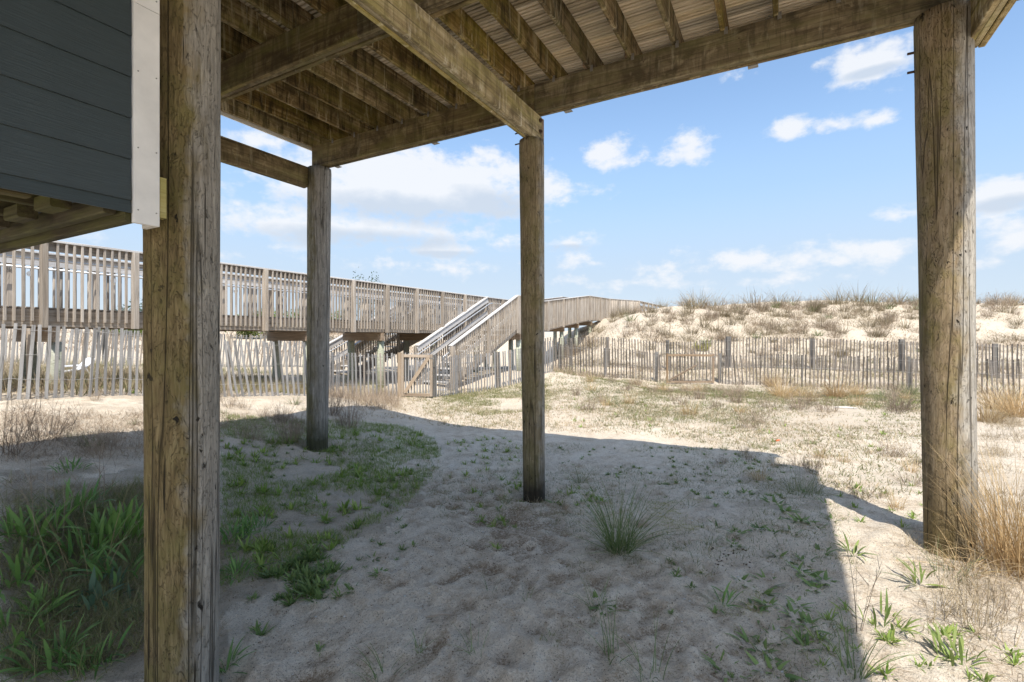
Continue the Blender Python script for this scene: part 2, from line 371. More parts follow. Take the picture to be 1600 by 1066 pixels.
def wood(name, axis, dark, mid, light, moss=None, moss_amt=.5, stain=.5, crack=.5, scale=1.0, bump=.5, vary=.25, grey_side=None, ends=None, streak=None, tintattr=False):
    m, nt, N, L, b = new_mat(name)
    tc = N.new('ShaderNodeTexCoord'); oi = N.new('ShaderNodeObjectInfo')
    add = N.new('ShaderNodeVectorMath'); add.operation = 'ADD'; L.new(tc.outputs['Object'], add.inputs[0])
    mul = N.new('ShaderNodeVectorMath'); mul.operation = 'SCALE'; cmb = N.new('ShaderNodeCombineXYZ')
    L.new(oi.outputs['Random'], cmb.inputs[0]); L.new(_math(N, L, 'MULTIPLY', oi.outputs['Random'], 3.7), cmb.inputs[1]); L.new(_math(N, L, 'MULTIPLY', oi.outputs['Random'], 7.1), cmb.inputs[2])
    L.new(cmb.outputs[0], mul.inputs[0]); mul.inputs['Scale'].default_value = 23.0; L.new(mul.outputs[0], add.inputs[1])
    al = 3.2 if grey_side else 1.0
    def grain(along, across, off=0):
        along = along * al
        mp = N.new('ShaderNodeMapping'); s = [across * scale] * 3; s[axis] = along * scale; mp.inputs['Scale'].default_value = s
        mp.inputs['Location'].default_value = (off, off, off); L.new(add.outputs[0], mp.inputs[0]); return mp.outputs[0]
    g1 = _noise(N, L, grain(2.0, 60 if not grey_side else 75), 1, 5, .65, .8 if grey_side else .4)
    g2 = _noise(N, L, grain(.6, 14, 3), 1, 4, .6, 1.0)
    g3 = _noise(N, L, grain(1.6, 4.5, 7), 1, 5, .65)
    f = _math(N, L, 'ADD', _math(N, L, 'MULTIPLY', g1, .62 if grey_side else .5), _math(N, L, 'MULTIPLY', g2, .38 if grey_side else .5))
    col = _ramp(N, L, f, [(.30, dark), (.48, mid), (.68, light)])
    col = _mix(N, L, _map(N, L, g3, .45, .72, 0, stain), col, tuple(v * .45 for v in mid))
    if axis == 0 and streak:
        gb = _noise(N, L, add.outputs[0], 4.2, 5, .65, .5)
        col = _mix(N, L, _map(N, L, gb, .47, .62, 0, .72), col, tuple(v * .9 for v in dark))
        gl = _noise(N, L, add.outputs[0], 7.3, 5, .7, .8)
        col = _mix(N, L, _map(N, L, gl, .58, .68, 0, .5), col, tuple(min(1, v * 1.15) for v in light))
    if streak:
        # run-off streaks and splotches
        mp = N.new('ShaderNodeMapping'); s = [16, 16, 16]; s[2] = 2.2; mp.inputs['Scale'].default_value = s; L.new(add.outputs[0], mp.inputs[0])
        g4 = _noise(N, L, mp.outputs[0], 1, 6, .7, .3)
        col = _mix(N, L, _map(N, L, g4, .50, .60, 0, streak[1]), col, streak[0])
        g5 = _noise(N, L, mp.outputs[0], .63, 5, .75, .6)
        col = _mix(N, L, _map(N, L, g5, .56, .66, 0, streak[3]), col, streak[2])
    if moss:
        g6 = _noise(N, L, grain(1.3, 6, 13), 1, 6, .7)
        col = _mix(N, L, _map(N, L, g6, .5 - .1 * moss_amt, .72 - .1 * moss_amt, 0, .85 * moss_amt + .1), col, moss)
    if grey_side:
        sp = N.new('ShaderNodeSeparateXYZ'); L.new(tc.outputs['Object'], sp.inputs[0])
        d = _math(N, L, 'ADD', _math(N, L, 'MULTIPLY', sp.outputs[0], grey_side[0]), _math(N, L, 'MULTIPLY', sp.outputs[1], grey_side[1]))
        d = _math(N, L, 'ADD', d, _math(N, L, 'MULTIPLY', _math(N, L, 'SUBTRACT', g3, .5), .9))
        d = _math(N, L, 'ADD', d, _math(N, L, 'MULTIPLY', _math(N, L, 'SUBTRACT', g2, .5), .7))
        gcol = _ramp(N, L, f, [(.32, tuple(v * .6 for v in grey_side[3])), (.46, tuple(v * .8 for v in grey_side[3])), (.66, tuple(min(1, v * 1.35) for v in grey_side[3]))])
        col = _mix(N, L, _map(N, L, d, grey_side[2], grey_side[2] + .35, 0, .92), col, gcol)
        if ends:   # damp foot: (z0, z1, colour)
            zz = _math(N, L, 'ADD', sp.outputs[2], _math(N, L, 'MULTIPLY', _math(N, L, 'SUBTRACT', g3, .5), .35))
            col = _mix(N, L, _map(N, L, zz, ends[0], ends[1], .9, 0), col, ends[2])
    ck = _noise(N, L, grain(.35 if not grey_side else .35, 26 if not grey_side else 34, 21), 1, 2, .5, .2)
    ckm = _map(N, L, ck, .66 if not grey_side else .70, .69 if not grey_side else .715, 0, 1)
    ck2 = _map(N, L, _math(N, L, 'ABSOLUTE', _math(N, L, 'SUBTRACT', _noise(N, L, grain(.25 if not grey_side else .05, 9 if not grey_side else 11, 31), 1, 2, .4, .15 if grey_side else .3), .5)), .0, .012 if grey_side else .008, 1, 0)
    ckm = _math(N, L, 'MAXIMUM', ckm, _math(N, L, 'MULTIPLY', ck2, .9))
    col = _mix(N, L, _math(N, L, 'MULTIPLY', ckm, crack), col, tuple(v * .3 for v in dark))
    if grey_side:   # dark pits and worm marks
        mp = N.new('ShaderNodeMapping'); mp.inputs['Scale'].default_value = (34, 34, 15); L.new(add.outputs[0], mp.inputs[0])
        pit = _noise(N, L, mp.outputs[0], 1, 3, .6, .5); pm = _map(N, L, pit, .63, .67, 0, 1)
        region = _map(N, L, g3, .46, .60, 0, 1); pm = _math(N, L, 'MULTIPLY', pm, region); col = _mix(N, L, pm, col, (.02, .016, .01)); ckm = _math(N, L, 'MAXIMUM', ckm, pm)
        mp2 = N.new('ShaderNodeMapping'); mp2.inputs['Scale'].default_value = (22, 22, 7); L.new(add.outputs[0], mp2.inputs[0])
        wv = _map(N, L, _math(N, L, 'ABSOLUTE', _math(N, L, 'SUBTRACT', _noise(N, L, mp2.outputs[0], 1, 4, .6, 1.6), .5)), 0, .012, 1, 0)
        col = _mix(N, L, _math(N, L, 'MULTIPLY', wv, .35), col, tuple(v * .5 for v in dark)); ckm = _math(N, L, 'MAXIMUM', ckm, _math(N, L, 'MULTIPLY', wv, .5))
    hs = N.new('ShaderNodeHueSaturation'); L.new(col, hs.inputs['Color'])
    rv = oi.outputs['Random']
    if tintattr:
        at = N.new('ShaderNodeAttribute'); at.attribute_name = 'tint'; rv = at.outputs['Fac']
    L.new(_map(N, L, rv, 0, 1, 1 - vary, 1 + vary), hs.inputs['Value'])
    L.new(_map(N, L, _math(N, L, 'FRACT', _math(N, L, 'MULTIPLY', rv, 7.3)), 0, 1, .8, 1.12), hs.inputs['Saturation'])
    L.new(hs.outputs[0], b.inputs['Base Color']); b.inputs['Roughness'].default_value = .82; b.inputs['Specular IOR Level'].default_value = .25
    h = _math(N, L, 'SUBTRACT', _math(N, L, 'ADD', g1, _math(N, L, 'MULTIPLY', g2, .8)), _math(N, L, 'MULTIPLY', ckm, 1.6 * crack))
    bp = N.new('ShaderNodeBump'); bp.inputs['Strength'].default_value = bump; bp.inputs['Distance'].default_value = .006; L.new(h, bp.inputs['Height'])
    L.new(bp.outputs[0], b.inputs['Normal'])
    return m

M_deckboard = wood('deck_board_wood', 0, (.34, .27, .18), (.66, .56, .41), (.82, .74, .60), moss=(.22, .18, .05), moss_amt=.3, stain=.5, crack=.2, vary=.38)
M_joist = wood('joist_wood', 0, (.045, .03, .012), (.20, .135, .055), (.46, .36, .19), moss=(.27, .23, .05), moss_amt=.5, stain=.5, crack=.35, vary=.3,
               streak=((.035, .026, .011), .92, (.66, .58, .38), .6))
M_beam = wood('beam_wood', 0, (.06, .043, .02), (.20, .145, .07), (.40, .32, .18), moss=(.22, .205, .06), moss_amt=.5, stain=.7, crack=.5, vary=.12,
              streak=((.07, .055, .03), .6, (.50, .45, .30), .3))
M_beamA = wood('girder_wood', 0, (.10, .072, .03), (.36, .28, .14), (.62, .53, .34), moss=(.38, .34, .08), moss_amt=.6, stain=.35, crack=.5, vary=.1,
               streak=((.14, .105, .05), .65, (.74, .69, .54), .7))
M_pile = {}
for nm, ang, thr, gcol, brown, ends in (
        ('one', 34, -.02, (.34, .31, .26), ((.05, .036, .012), (.18, .125, .045), (.36, .27, .115)), (-9, -8, (.1, .1, .1))),
        ('two', 22, -.42, (.34, .325, .30), ((.07, .062, .035), (.18, .16, .105), (.32, .29, .22)), (.15, .45, (.05, .055, .02))),
        ('three', -3, .12, (.38, .345, .29), ((.10, .075, .035), (.26, .195, .095), (.42, .34, .20)), (.10, .42, (.02, .016, .011))),
        ('four', -42, .16, (.42, .39, .34), ((.11, .08, .045), (.28, .21, .125), (.44, .355, .24)), (.1, .7, (.16, .12, .05)))):
    M_pile[nm] = wood('pile_wood_' + nm, 2, *brown, moss=(.16, .14, .03), moss_amt=.6, stain=.5, crack=.9, scale=1.0, bump=1.0, vary=.02,
                      grey_side=(4.2 * math.cos(R(ang)), 4.2 * math.sin(R(ang)), thr, gcol), ends=ends)
M_grey = wood('boardwalk_wood', 0, (.17, .135, .105), (.36, .31, .255), (.54, .49, .43), stain=.35, crack=.45, vary=.22)
M_greyj = wood('boardwalk_wood_joined', 2, (.17, .135, .105), (.36, .31, .255), (.54, .49, .43), stain=.35, crack=.4, vary=.35, tintattr=True)
M_rail = wood('rail_wood', 0, (.34, .325, .31), (.56, .54, .52), (.68, .665, .64), stain=.2, crack=.3, vary=.1)
M_brownb = wood('new_brown_wood', 0, (.13, .09, .055), (.28, .20, .13), (.40, .31, .22), stain=.4, crack=.4, vary=.15)
M_gatew = wood('gate_wood', 0, (.20, .145, .10), (.36, .285, .21), (.48, .40, .31), stain=.4, crack=.4, vary=.15)
M_slat = wood('slat_wood', 0, (.12, .117, .115), (.26, .257, .255), (.38, .375, .37), stain=.35, crack=.45, vary=.22)
M_slatb = wood('slat_wood_brown', 0, (.11, .09, .07), (.25, .215, .18), (.37, .33, .285), stain=.35, crack=.45, vary=.28)
M_slatd = wood('slat_wood_dark', 0, (.05, .042, .035), (.15, .13, .11), (.25, .225, .20), stain=.35, crack=.45, vary=.4)
M_post = wood('walkway_pile_wood', 0, (.22, .225, .165), (.42, .43, .34), (.56, .57, .48), moss=(.26, .29, .18), moss_amt=.5, stain=.3, crack=.5, vary=.15)
M_gpost = wood('old_post_wood', 0, (.10, .095, .088), (.20, .19, .175), (.29, .28, .26), stain=.4, crack=.6, vary=.15)
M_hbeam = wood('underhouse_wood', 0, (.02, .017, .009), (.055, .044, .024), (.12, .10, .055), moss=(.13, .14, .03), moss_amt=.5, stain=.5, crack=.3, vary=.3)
M_block = wood('yellow_block_wood', 2, (.25, .19, .04), (.45, .36, .09), (.55, .47, .18), moss=(.3, .3, .05), moss_amt=.5, stain=.3, crack=.3, vary=.05)

def plain(name, col, rough=.6, nscale=40, amt=.15, metal=0, bump=.1, stretch=(1, 1, 1)):
    m, nt, N, L, b = new_mat(name); tc = N.new('ShaderNodeTexCoord')
    mp = N.new('ShaderNodeMapping'); mp.inputs['Scale'].default_value = stretch; L.new(tc.outputs['Object'], mp.inputs[0])
    n = _noise(N, L, mp.outputs[0], nscale, 5, .6)
    c = _ramp(N, L, n, [(.3, tuple(v * (1 - amt) for v in col)), (.7, tuple(min(1, v * (1 + amt)) for v in col))])
    L.new(c, b.inputs['Base Color']); b.inputs['Roughness'].default_value = rough; b.inputs['Metallic'].default_value = metal
    if bump:
        bp = N.new('ShaderNodeBump'); bp.inputs['Strength'].default_value = bump; bp.inputs['Distance'].default_value = .003; L.new(n, bp.inputs['Height']); L.new(bp.outputs[0], b.inputs['Normal'])
    return m
M_siding = plain('siding_paint', (.040, .054, .056), .5, 22, .22, 0, .55, (.35, 1, 9))
M_trim = plain('white_trim_paint', (.76, .74, .70), .5, 5, .11, 0, .06)
M_white = plain('white_plastic', (.8, .82, .85), .4, 8, .04, 0, 0)
M_fascia = plain('fascia_white', (.72, .69, .63), .6, 6, .1)
M_rust = plain('rusty_bolt', (.09, .055, .035), .75, 60, .5, .3, .4)
M_steel = plain('galvanised_steel', (.62, .63, .64), .4, 30, .12, .6)
M_dsteel = plain('dull_strap_steel', (.25, .24, .22), .5, 30, .2, .5)
M_wire = plain('fence_wire', (.42, .41, .40), .5, 60, .2, .3, 0)
M_orange = plain('orange_plastic', (.75, .16, .04), .5, 20, .1)
M_shell = plain('driftwood_pale', (.62, .60, .56), .8, 30, .2, 0, .3)
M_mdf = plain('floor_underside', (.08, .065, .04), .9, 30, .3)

def leafmat(name, c0, c1, tip=None, trans=.3, rough=.5):
    m, nt, N, L, b = new_mat(name)
    at = N.new('ShaderNodeAttribute'); at.attribute_name = 'tint'; al = N.new('ShaderNodeAttribute'); al.attribute_name = 'along'
    oi = N.new('ShaderNodeObjectInfo')
    f = _math(N, L, 'FRACT', _math(N, L, 'ADD', at.outputs['Fac'], oi.outputs['Random']))
    c = _mix(N, L, f, c0, c1)
    if tip: c = _mix(N, L, _map(N, L, al.outputs['Fac'], tip[1], 1, 0, tip[2]), c, tip[0])
    hs = N.new('ShaderNodeHueSaturation'); L.new(c, hs.inputs['Color']); L.new(_map(N, L, oi.outputs['Random'], 0, 1, .82, 1.2), hs.inputs['Value'])
    L.new(hs.outputs[0], b.inputs['Base Color']); b.inputs['Roughness'].default_value = rough; b.inputs['Specular IOR Level'].default_value = .3
    tr = N.new('ShaderNodeBsdfTranslucent'); L.new(hs.outputs[0], tr.inputs[0]); mx = N.new('ShaderNodeMixShader'); mx.inputs[0].default_value = trans
    out = N['Material Output']; L.new(b.outputs[0], mx.inputs[1]); L.new(tr.outputs[0], mx.inputs[2]); L.new(mx.outputs[0], out.inputs[0])
    return m
M_green = leafmat('fresh_green_leaf', (.15, .25, .04), (.36, .44, .12))
M_broad = leafmat('broad_leaf', (.10, .21, .05), (.23, .37, .11), ((.28, .40, .14), .6, .4))
M_broadg = leafmat('bright_broad_leaf', (.13, .24, .05), (.26, .40, .11), ((.32, .40, .14), .6, .4))
M_broadb = leafmat('blue_green_leaf', (.10, .17, .10), (.17, .25, .15))
M_ros = leafmat('rosette_leaf', (.12, .20, .06), (.24, .33, .10), ((.29, .35, .13), .5, .5))
M_rosr = leafmat('rosette_reddish_leaf', (.13, .20, .05), (.25, .30, .09), ((.2, .28, .08), .5, .5))
M_beach = leafmat('beach_grass_blade', (.12, .16, .07), (.27, .28, .14), ((.42, .35, .2), .55, .7))
M_beachg = leafmat('green_beach_grass_blade', (.10, .15, .05), (.22, .28, .11), ((.42, .38, .2), .7, .6))
M_straw = leafmat('straw_blade', (.36, .24, .11), (.58, .45, .26), ((.62, .52, .34), .5, .5))
M_strawo = leafmat('orange_straw_blade', (.40, .26, .12), (.60, .44, .24), ((.66, .54, .34), .5, .5))
M_twig = leafmat('dry_twig', (.14, .105, .075), (.30, .23, .17), None, .1)
M_twigl = leafmat('pale_dry_twig', (.25, .19, .14), (.42, .34, .25), None, .15)
M_dunetuft = leafmat('dune_tuft_blade', (.13, .105, .06), (.32, .265, .165), ((.45, .36, .24), .5, .5), .2)
M_yel = leafmat('yellow_moss_leaf', (.26, .26, .06), (.42, .38, .12), None, .2)
M_dry = leafmat('dry_litter', (.22, .17, .11), (.42, .34, .22), None, .1)
M_mixg = leafmat('low_mixed_growth', (.11, .15, .045), (.33, .29, .14), None, .2)
M_shrubg = leafmat('shrub_leaf', (.10, .16, .03), (.24, .30, .06), None, .25)
M_pine = leafmat('dark_tree_leaf', (.03, .06, .025), (.07, .11, .04), None, .15)

M_gritd = leafmat('dark_grit', (.05, .04, .028), (.16, .12, .08), None, 0)
M_gritb = leafmat('brown_grit', (.12, .085, .055), (.26, .18, .11), None, 0)
def sandmat():
    m, nt, N, L, b = new_mat('sand')
    tc = N.new('ShaderNodeTexCoord'); ge = N.new('ShaderNodeNewGeometry'); P = ge.outputs['Position']
    big = _noise(N, L, P, .7, 5, .6); mid = _noise(N, L, P, 6, 6, .65); fine = _noise(N, L, P, 55, 5, .75); grit = _noise(N, L, P, 88, 3, .85); grit2 = _noise(N, L, P, 210, 2, .8)
    col = _ramp(N, L, _math(N, L, 'ADD', _math(N, L, 'MULTIPLY', mid, .5), _math(N, L, 'MULTIPLY', fine, .5)),
                [(.38, (.47, .37, .26)), (.45, (.71, .60, .465)), (.55, (.83, .735, .60))])
    col = _mix(N, L, _map(N, L, big, .5, .75, 0, .25), col, (.52, .46, .39))
    # coarse dark grit that gathers in hollows of the trodden middle
    so = N.new('ShaderNodeAttribute'); so.attribute_name = 'soil'
    hol = N.new('ShaderNodeAttribute'); hol.attribute_name = 'hollow'
    sp = _math(N, L, 'MAXIMUM', _map(N, L, grit, .56, .63, 0, 1), _map(N, L, grit2, .57, .66, 0, .8))
    gr = _math(N, L, 'MULTIPLY', sp, _math(N, L, 'ADD', _map(N, L, fine, .42, .58, .30, .95), _math(N, L, 'MULTIPLY', hol.outputs['Fac'], .5)))
    col = _mix(N, L, gr, col, (.105, .07, .042))
    col = _mix(N, L, _math(N, L, 'MULTIPLY', hol.outputs['Fac'], _map(N, L, fine, .44, .52, .0, .8)), col, (.26, .175, .10))
    lt = _map(N, L, _noise(N, L, P, 160, 2, .7), .66, .72, 0, .7)
    col = _mix(N, L, lt, col, (.78, .74, .68))
    # soil / litter staining under the growth, and colour that dims the sunlit ground
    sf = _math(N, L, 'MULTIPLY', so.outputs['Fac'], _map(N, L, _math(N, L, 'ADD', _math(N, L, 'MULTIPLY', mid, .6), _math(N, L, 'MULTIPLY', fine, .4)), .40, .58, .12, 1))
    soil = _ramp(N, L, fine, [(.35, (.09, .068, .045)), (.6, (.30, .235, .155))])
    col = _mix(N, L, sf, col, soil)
    L.new(col, b.inputs['Base Color']); b.inputs['Roughness'].default_value = .95; b.inputs['Specular IOR Level'].default_value = .15
    h = _math(N, L, 'ADD', _math(N, L, 'MULTIPLY', fine, 1.0), _math(N, L, 'MULTIPLY', grit, .5))
    bp = N.new('ShaderNodeBump'); bp.inputs['Strength'].default_value = 1.0; bp.inputs['Distance'].default_value = .022; L.new(h, bp.inputs['Height'])
    L.new(bp.outputs[0], b.inputs['Normal'])
    return m
M_sand = sandmat()

# ------------------------------------------------------------------ ground sheet (polar grid, fine where it is near)
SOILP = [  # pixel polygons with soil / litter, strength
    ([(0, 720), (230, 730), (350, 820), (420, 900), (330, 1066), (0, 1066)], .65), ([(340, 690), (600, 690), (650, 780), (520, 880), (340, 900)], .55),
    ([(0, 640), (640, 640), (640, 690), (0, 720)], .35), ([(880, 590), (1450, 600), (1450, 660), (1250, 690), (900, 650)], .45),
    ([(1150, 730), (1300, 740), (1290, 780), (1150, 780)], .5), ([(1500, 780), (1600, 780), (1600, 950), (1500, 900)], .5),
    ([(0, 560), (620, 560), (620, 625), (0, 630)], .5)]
def build_ground():
    th = np.concatenate([np.linspace(-math.pi, -1.05, 40, endpoint=False), np.linspace(-1.05, 1.05, 440, endpoint=False), np.linspace(1.05, math.pi, 40, endpoint=False)])
    r = np.concatenate([np.geomspace(.3, 1.6, 25, endpoint=False), np.geomspace(1.6, 40, 640, endpoint=False), np.geomspace(40, 900, 60)])
    T, Rr = np.meshgrid(th, r); X = Rr * np.sin(T); Y = Rr * np.cos(T)
    Z = gz(X, Y); nr, nth = X.shape
    hollow = np.clip((base_z(X, Y) - Z) * 34 - .25 + (fbm(X * 7, Y * 7, 3, 77) - .5) * 1.6, 0, 1) * (1 - sstep(6, 10, Rr)) * np.exp(-((X + .3) / 2.2) ** 2)
    pxx = np.where(Y > .5, CX + F * X / np.maximum(Y, .5), -9999); pyy = np.where(Y > .5, HY + F * (EYE - Z) / np.maximum(Y, .5), -9999)
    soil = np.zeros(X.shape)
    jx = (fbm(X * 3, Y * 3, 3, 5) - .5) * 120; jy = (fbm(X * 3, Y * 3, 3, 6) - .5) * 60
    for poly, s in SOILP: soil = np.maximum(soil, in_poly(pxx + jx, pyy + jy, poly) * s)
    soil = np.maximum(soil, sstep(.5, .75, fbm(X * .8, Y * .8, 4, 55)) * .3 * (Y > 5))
    soil = np.maximum(soil, .42 * sstep(6.5, 11, Y) * (1 - sstep(60, 80, Y)))  # sunlit ground beyond the deck darkened in colour to even sun against shade
    co = np.stack([X, Y, Z], 2).reshape(-1, 3)
    i = np.arange(nr - 1)[:, None] * nth; j = np.arange(nth)[None, :]; j2 = (j + 1) % nth
    q = np.stack([i + j, i + j2, i + nth + j2, i + nth + j], 2).reshape(-1, 4)[:, ::-1]
    co = np.concatenate([co, [[0, 0, gz1(0, 0)]]])
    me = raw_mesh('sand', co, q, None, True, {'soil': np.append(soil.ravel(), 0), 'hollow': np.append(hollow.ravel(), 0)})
    # cap
    import bmesh
    bm = bmesh.new(); bm.from_mesh(me); bm.verts.ensure_lookup_table(); c = bm.verts[len(co) - 1]
    for k in range(nth): bm.faces.new((c, bm.verts[(k + 1) % nth], bm.verts[k]))
    bm.to_mesh(me); bm.free(); me.shade_smooth()
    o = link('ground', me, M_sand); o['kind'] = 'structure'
build_ground()

# ------------------------------------------------------------------ deck frame of reference: u runs seaward, v along the outer beam
UDX, UDY = 0.485, 0.8745
def D(a, b, z): return Vector((.234 + .485 * a + .8745 * b, 5.13 + .8745 * a - .485 * b, z))
ZA0, ZA1 = 3.57, 3.833      # girders
ZB0, ZB1 = 3.836, 4.13      # beams across
ZJ0, ZJ1 = 4.133, 4.37      # joists
deck = thing('elevated_deck', 'mossy timber deck overhead with joists and beams, carried on round piles', 'deck', D(0, 0, 0))
def pile(a, b, top, zt, r0, r1, mat, label, lean=(0, 0), notch=None, seed=1):
    p = D(a, b, 0); g = gz1(p.x, p.y); z0 = g - .35; n = 40; m = 70; H = zt - z0
    vs = []; fs = []
    for i in range(m + 1):
        t = i / m; z = z0 + H * t
        for j in range(n):
            an = 2 * math.pi * j / n; c, s = math.cos(an), math.sin(an)
            k = float(fbm(np.array([c * 2 + seed * 9]), np.array([s * 2 + z * .9]), 3, seed)[0]) - .5
            k2 = float(vnoise(np.array([an * 7 + seed]), np.array([z * 2.0]), seed)[0]) - .5
            r = (r0 + (r1 - r0) * t) * (1 + .05 * k + .022 * k2)
            if t == 1: r *= .97
            vs.append((c * r + lean[0] * (1 - t) + top[0] * t, s * r + lean[1] * (1 - t) + top[1] * t, z - g))
    for i in range(m):
        for j in range(n): fs.append((i * n + j, i * n + (j + 1) % n, (i + 1) * n + (j + 1) % n, (i + 1) * n + j))
    fs.append(tuple(m * n + j for j in range(n)))
    me = bpy.data.meshes.new('pile'); me.from_pydata(vs, [], fs); me.update()
    for q in me.polygons: q.use_smooth = len(q.vertices) == 4
    me.materials.append(mat)
    o = link('pile', me, None, deck, Matrix.Translation(Vector((p.x, p.y, g)))); o['label'] = label
    return o
pile(-3.298, -.256, (-.0, 0), 4.6, .149, .160, M_pile['one'], 'thick brown and grey pile nearest the camera, beside the white trim', seed=3)
pile(0, -3.31, (0.02, 0), ZB0 - .004, .135, .158, M_pile['two'], 'grey pile at the far left corner of the deck', lean=(-.015, 0), seed=5)
pile(0, 0, (-.03, 0), ZA0 - .003, .112, .132, M_pile['three'], 'slim pile in the middle with a blackened foot', seed=8)
pile(0, 3.31, (-.035, 0), ZB0 - .004, .145, .165, M_pile['four'], 'stout cracked pile on the right, half in sunlight', lean=(.02, 0), seed=12)

def girder(b0, b1, a0, a1, z0, z1, plies, mat, name='girder'):
    w = (b1 - b0) / plies
    for i in range(plies):
        b = b0 + w * (i + .5); e = a1 - .004 * (i % 2)
        bar(name, D(a0, b, (z0 + z1) / 2), D(e, b, (z0 + z1) / 2 ), w - .004, z1 - z0 - .005 * (i == 1), mat, deck, seg=8, warp=.0012)
girder(-.07, .055, -6.2, .07, ZA0, ZA1, 3, M_beamA)                  # over the middle pile
girder(-3.44, -3.40 + .06, -6.2, -.13, ZA0 - .02, ZA1 - .004, 2, M_beam)    # left girder
girder(3.40, 3.53, -6.2, .06, ZA0, ZA1, 3, M_beamA)
def cross(a0, a1, b0, b1, z0, z1, plies, cuts, mat, name='cross_beam'):
    w = (a1 - a0) / plies
    for i in range(plies):
        a = a0 + w * (i + .5); bs = [b0] + [c + .4 * (i > 0) for c in cuts] + [b1]
        for p, q in zip(bs[:-1], bs[1:]):
            bar(name, D(a, p + .002, (z0 + z1) / 2 + .002 * (i == 1)), D(a, q - .002, (z0 + z1) / 2 + .002 * (i == 1)), w - .005, z1 - z0 - .006 * (i == 1), mat, deck, seg=8, warp=.0012)
cross(-.065, .065, -3.36, 3.75, ZB0, ZB1, 3, [.03], M_beam)
cross(-1.87, -1.74, -3.36, 3.85, ZB0, ZB1, 3, [-.6], M_beam)
cross(-6.2, -6.07, -.04, 3.85, ZB0, ZB1, 3, [1.5], M_beam)
# joists
bj = [-3.38 + .4 * i for i in range(19)]
bj = [b for b in bj if b < 3.8] + [3.92]
for i, b in enumerate(bj):
    e = .40 if b < 3.6 else -.2
    s = -6.25
    bar('joist', D(s, b, (ZJ0 + ZJ1) / 2), D(e, b, (ZJ0 + ZJ1) / 2), .04, ZJ1 - ZJ0, M_joist, deck, seg=10, warp=.003)
bar('blocking', D(-.1, .59, (ZJ0 + ZJ1) / 2), D(.05, .59, (ZJ0 + ZJ1) / 2), .04, .22, M_brownb, deck)
for b in (.62, .99, 1.42):
    bar('blocking', D(-.06, b, (ZJ0 + ZJ1) / 2), D(.38, b, (ZJ0 + ZJ1) / 2), .036, .22, M_brownb, deck)
bar('rim_board', D(.42, -3.44, (ZJ0 + ZJ1) / 2), D(.42, 3.6, (ZJ0 + ZJ1) / 2), .038, ZJ1 - ZJ0, M_joist, deck)
bar('fascia_board', D(-3.4, -3.455, ZJ0 + .115), D(.44, -3.455, ZJ0 + .115), .022, .27, M_fascia, deck, label='white painted fascia board along the left edge of the deck')
# grooved deck boards
def deck_board_mesh(l, mat):
    w, h, g, d = .1185, .036, .0185, .027
    prof = [(-w / 2, 0)]
    x = -w / 2; rib = (w - 2 * g) / 3
    for i in range(3):
        prof += [(x, 0), (x + rib, 0)] if i else [(x + rib, 0)]
        x += rib
        if i < 2: prof += [(x, d), (x + g, d)]; x += g
    prof += [(w / 2, h), (-w / 2, h)]
    p2 = []
    for q in prof:
        if not p2 or q != p2[-1]: p2.append(q)
    prof = p2; n = len(prof); vs = []; fs = []
    for xx in (-l / 2, l / 2): vs += [(xx, p[0], p[1]) for p in prof]
    for j in range(n): fs.append((j, n + j, n + (j + 1) % n, (j + 1) % n))
    fs.append(tuple(range(n))); fs.append(tuple(range(2 * n - 1, n - 1, -1)))
    me = bpy.data.meshes.new('deck_board'); me.from_pydata(vs, [], fs); me.update(); me.materials.append(mat); return me
a = .36; k = 0; cache = {}
while a > -6.2:
    bl = -3.44
    br = 3.6 if a > -.2 else 3.94
    cuts = [bl] + ([[.62, 2.62, 1.42, -.98][k % 4]] if bl < -1 else [[1.42, 2.62][k % 2]]) + [br]
    for p, q in zip(cuts[:-1], cuts[1:]):
        l = round(q - p - .004, 3)
        if l not in cache: cache[l] = deck_board_mesh(l, M_deckboard)
        M = frame_M(D(a, p, 0), D(a, q, 0)); M.translation = D(a, (p + q) / 2, ZJ1 + .001)
        link('deck_board', cache[l], None, deck, M)
    a -= .1275; k += 1
# hardware
def rod(name, p0, p1, r, mat, parent): return tube(name, [p0, p1], r, mat, parent, 10)
for z in (3.78, 3.665):
    o = rod('bolt_head', D(.02, .053, z), D(.02, .068, z), .021, M_rust, deck); rod('bolt_head', D(.02, .067, z), D(.02, .082, z), .012, M_rust, deck)
for z in (3.70, 3.585):
    rod('bolt', D(.02, -.05, z), D(.02, -.24, z), .007, M_rust, deck)
for z in (3.61, 3.47):
    rod('bolt', D(.0, 3.2, z), D(.0, 3.08, z), .009, M_rust, deck); rod('bolt_nut', D(.0, 3.16, z), D(.0, 3.135, z), .017, M_rust, deck)
bar('end_block', D(.10, -.01, 3.50), D(.10, -.01, 3.825), .13, .045, M_brownb, deck, up=(.485, .8745, 0), label='pinkish end block behind the bolted beam end')
for b in (-3.0, -1.35, .35, 2.05):
    bar('strap', D(.075, b - .04, ZB0 - .004), D(.075, b + .04, ZB0 - .004), .055, .006, M_dsteel, deck)
for b, a in ((.30, 0), (2.3, 0), (1.35, 0)):
    pass
for (b, z) in ((.09, 3.93), (.09, 4.02), (1.15, 3.95), (1.15, 4.05), (1.95, 3.94), (1.95, 4.03)):
    rod('nail_head', D(-.064, b, z), D(-.0685, b, z), .006, M_rust, deck)

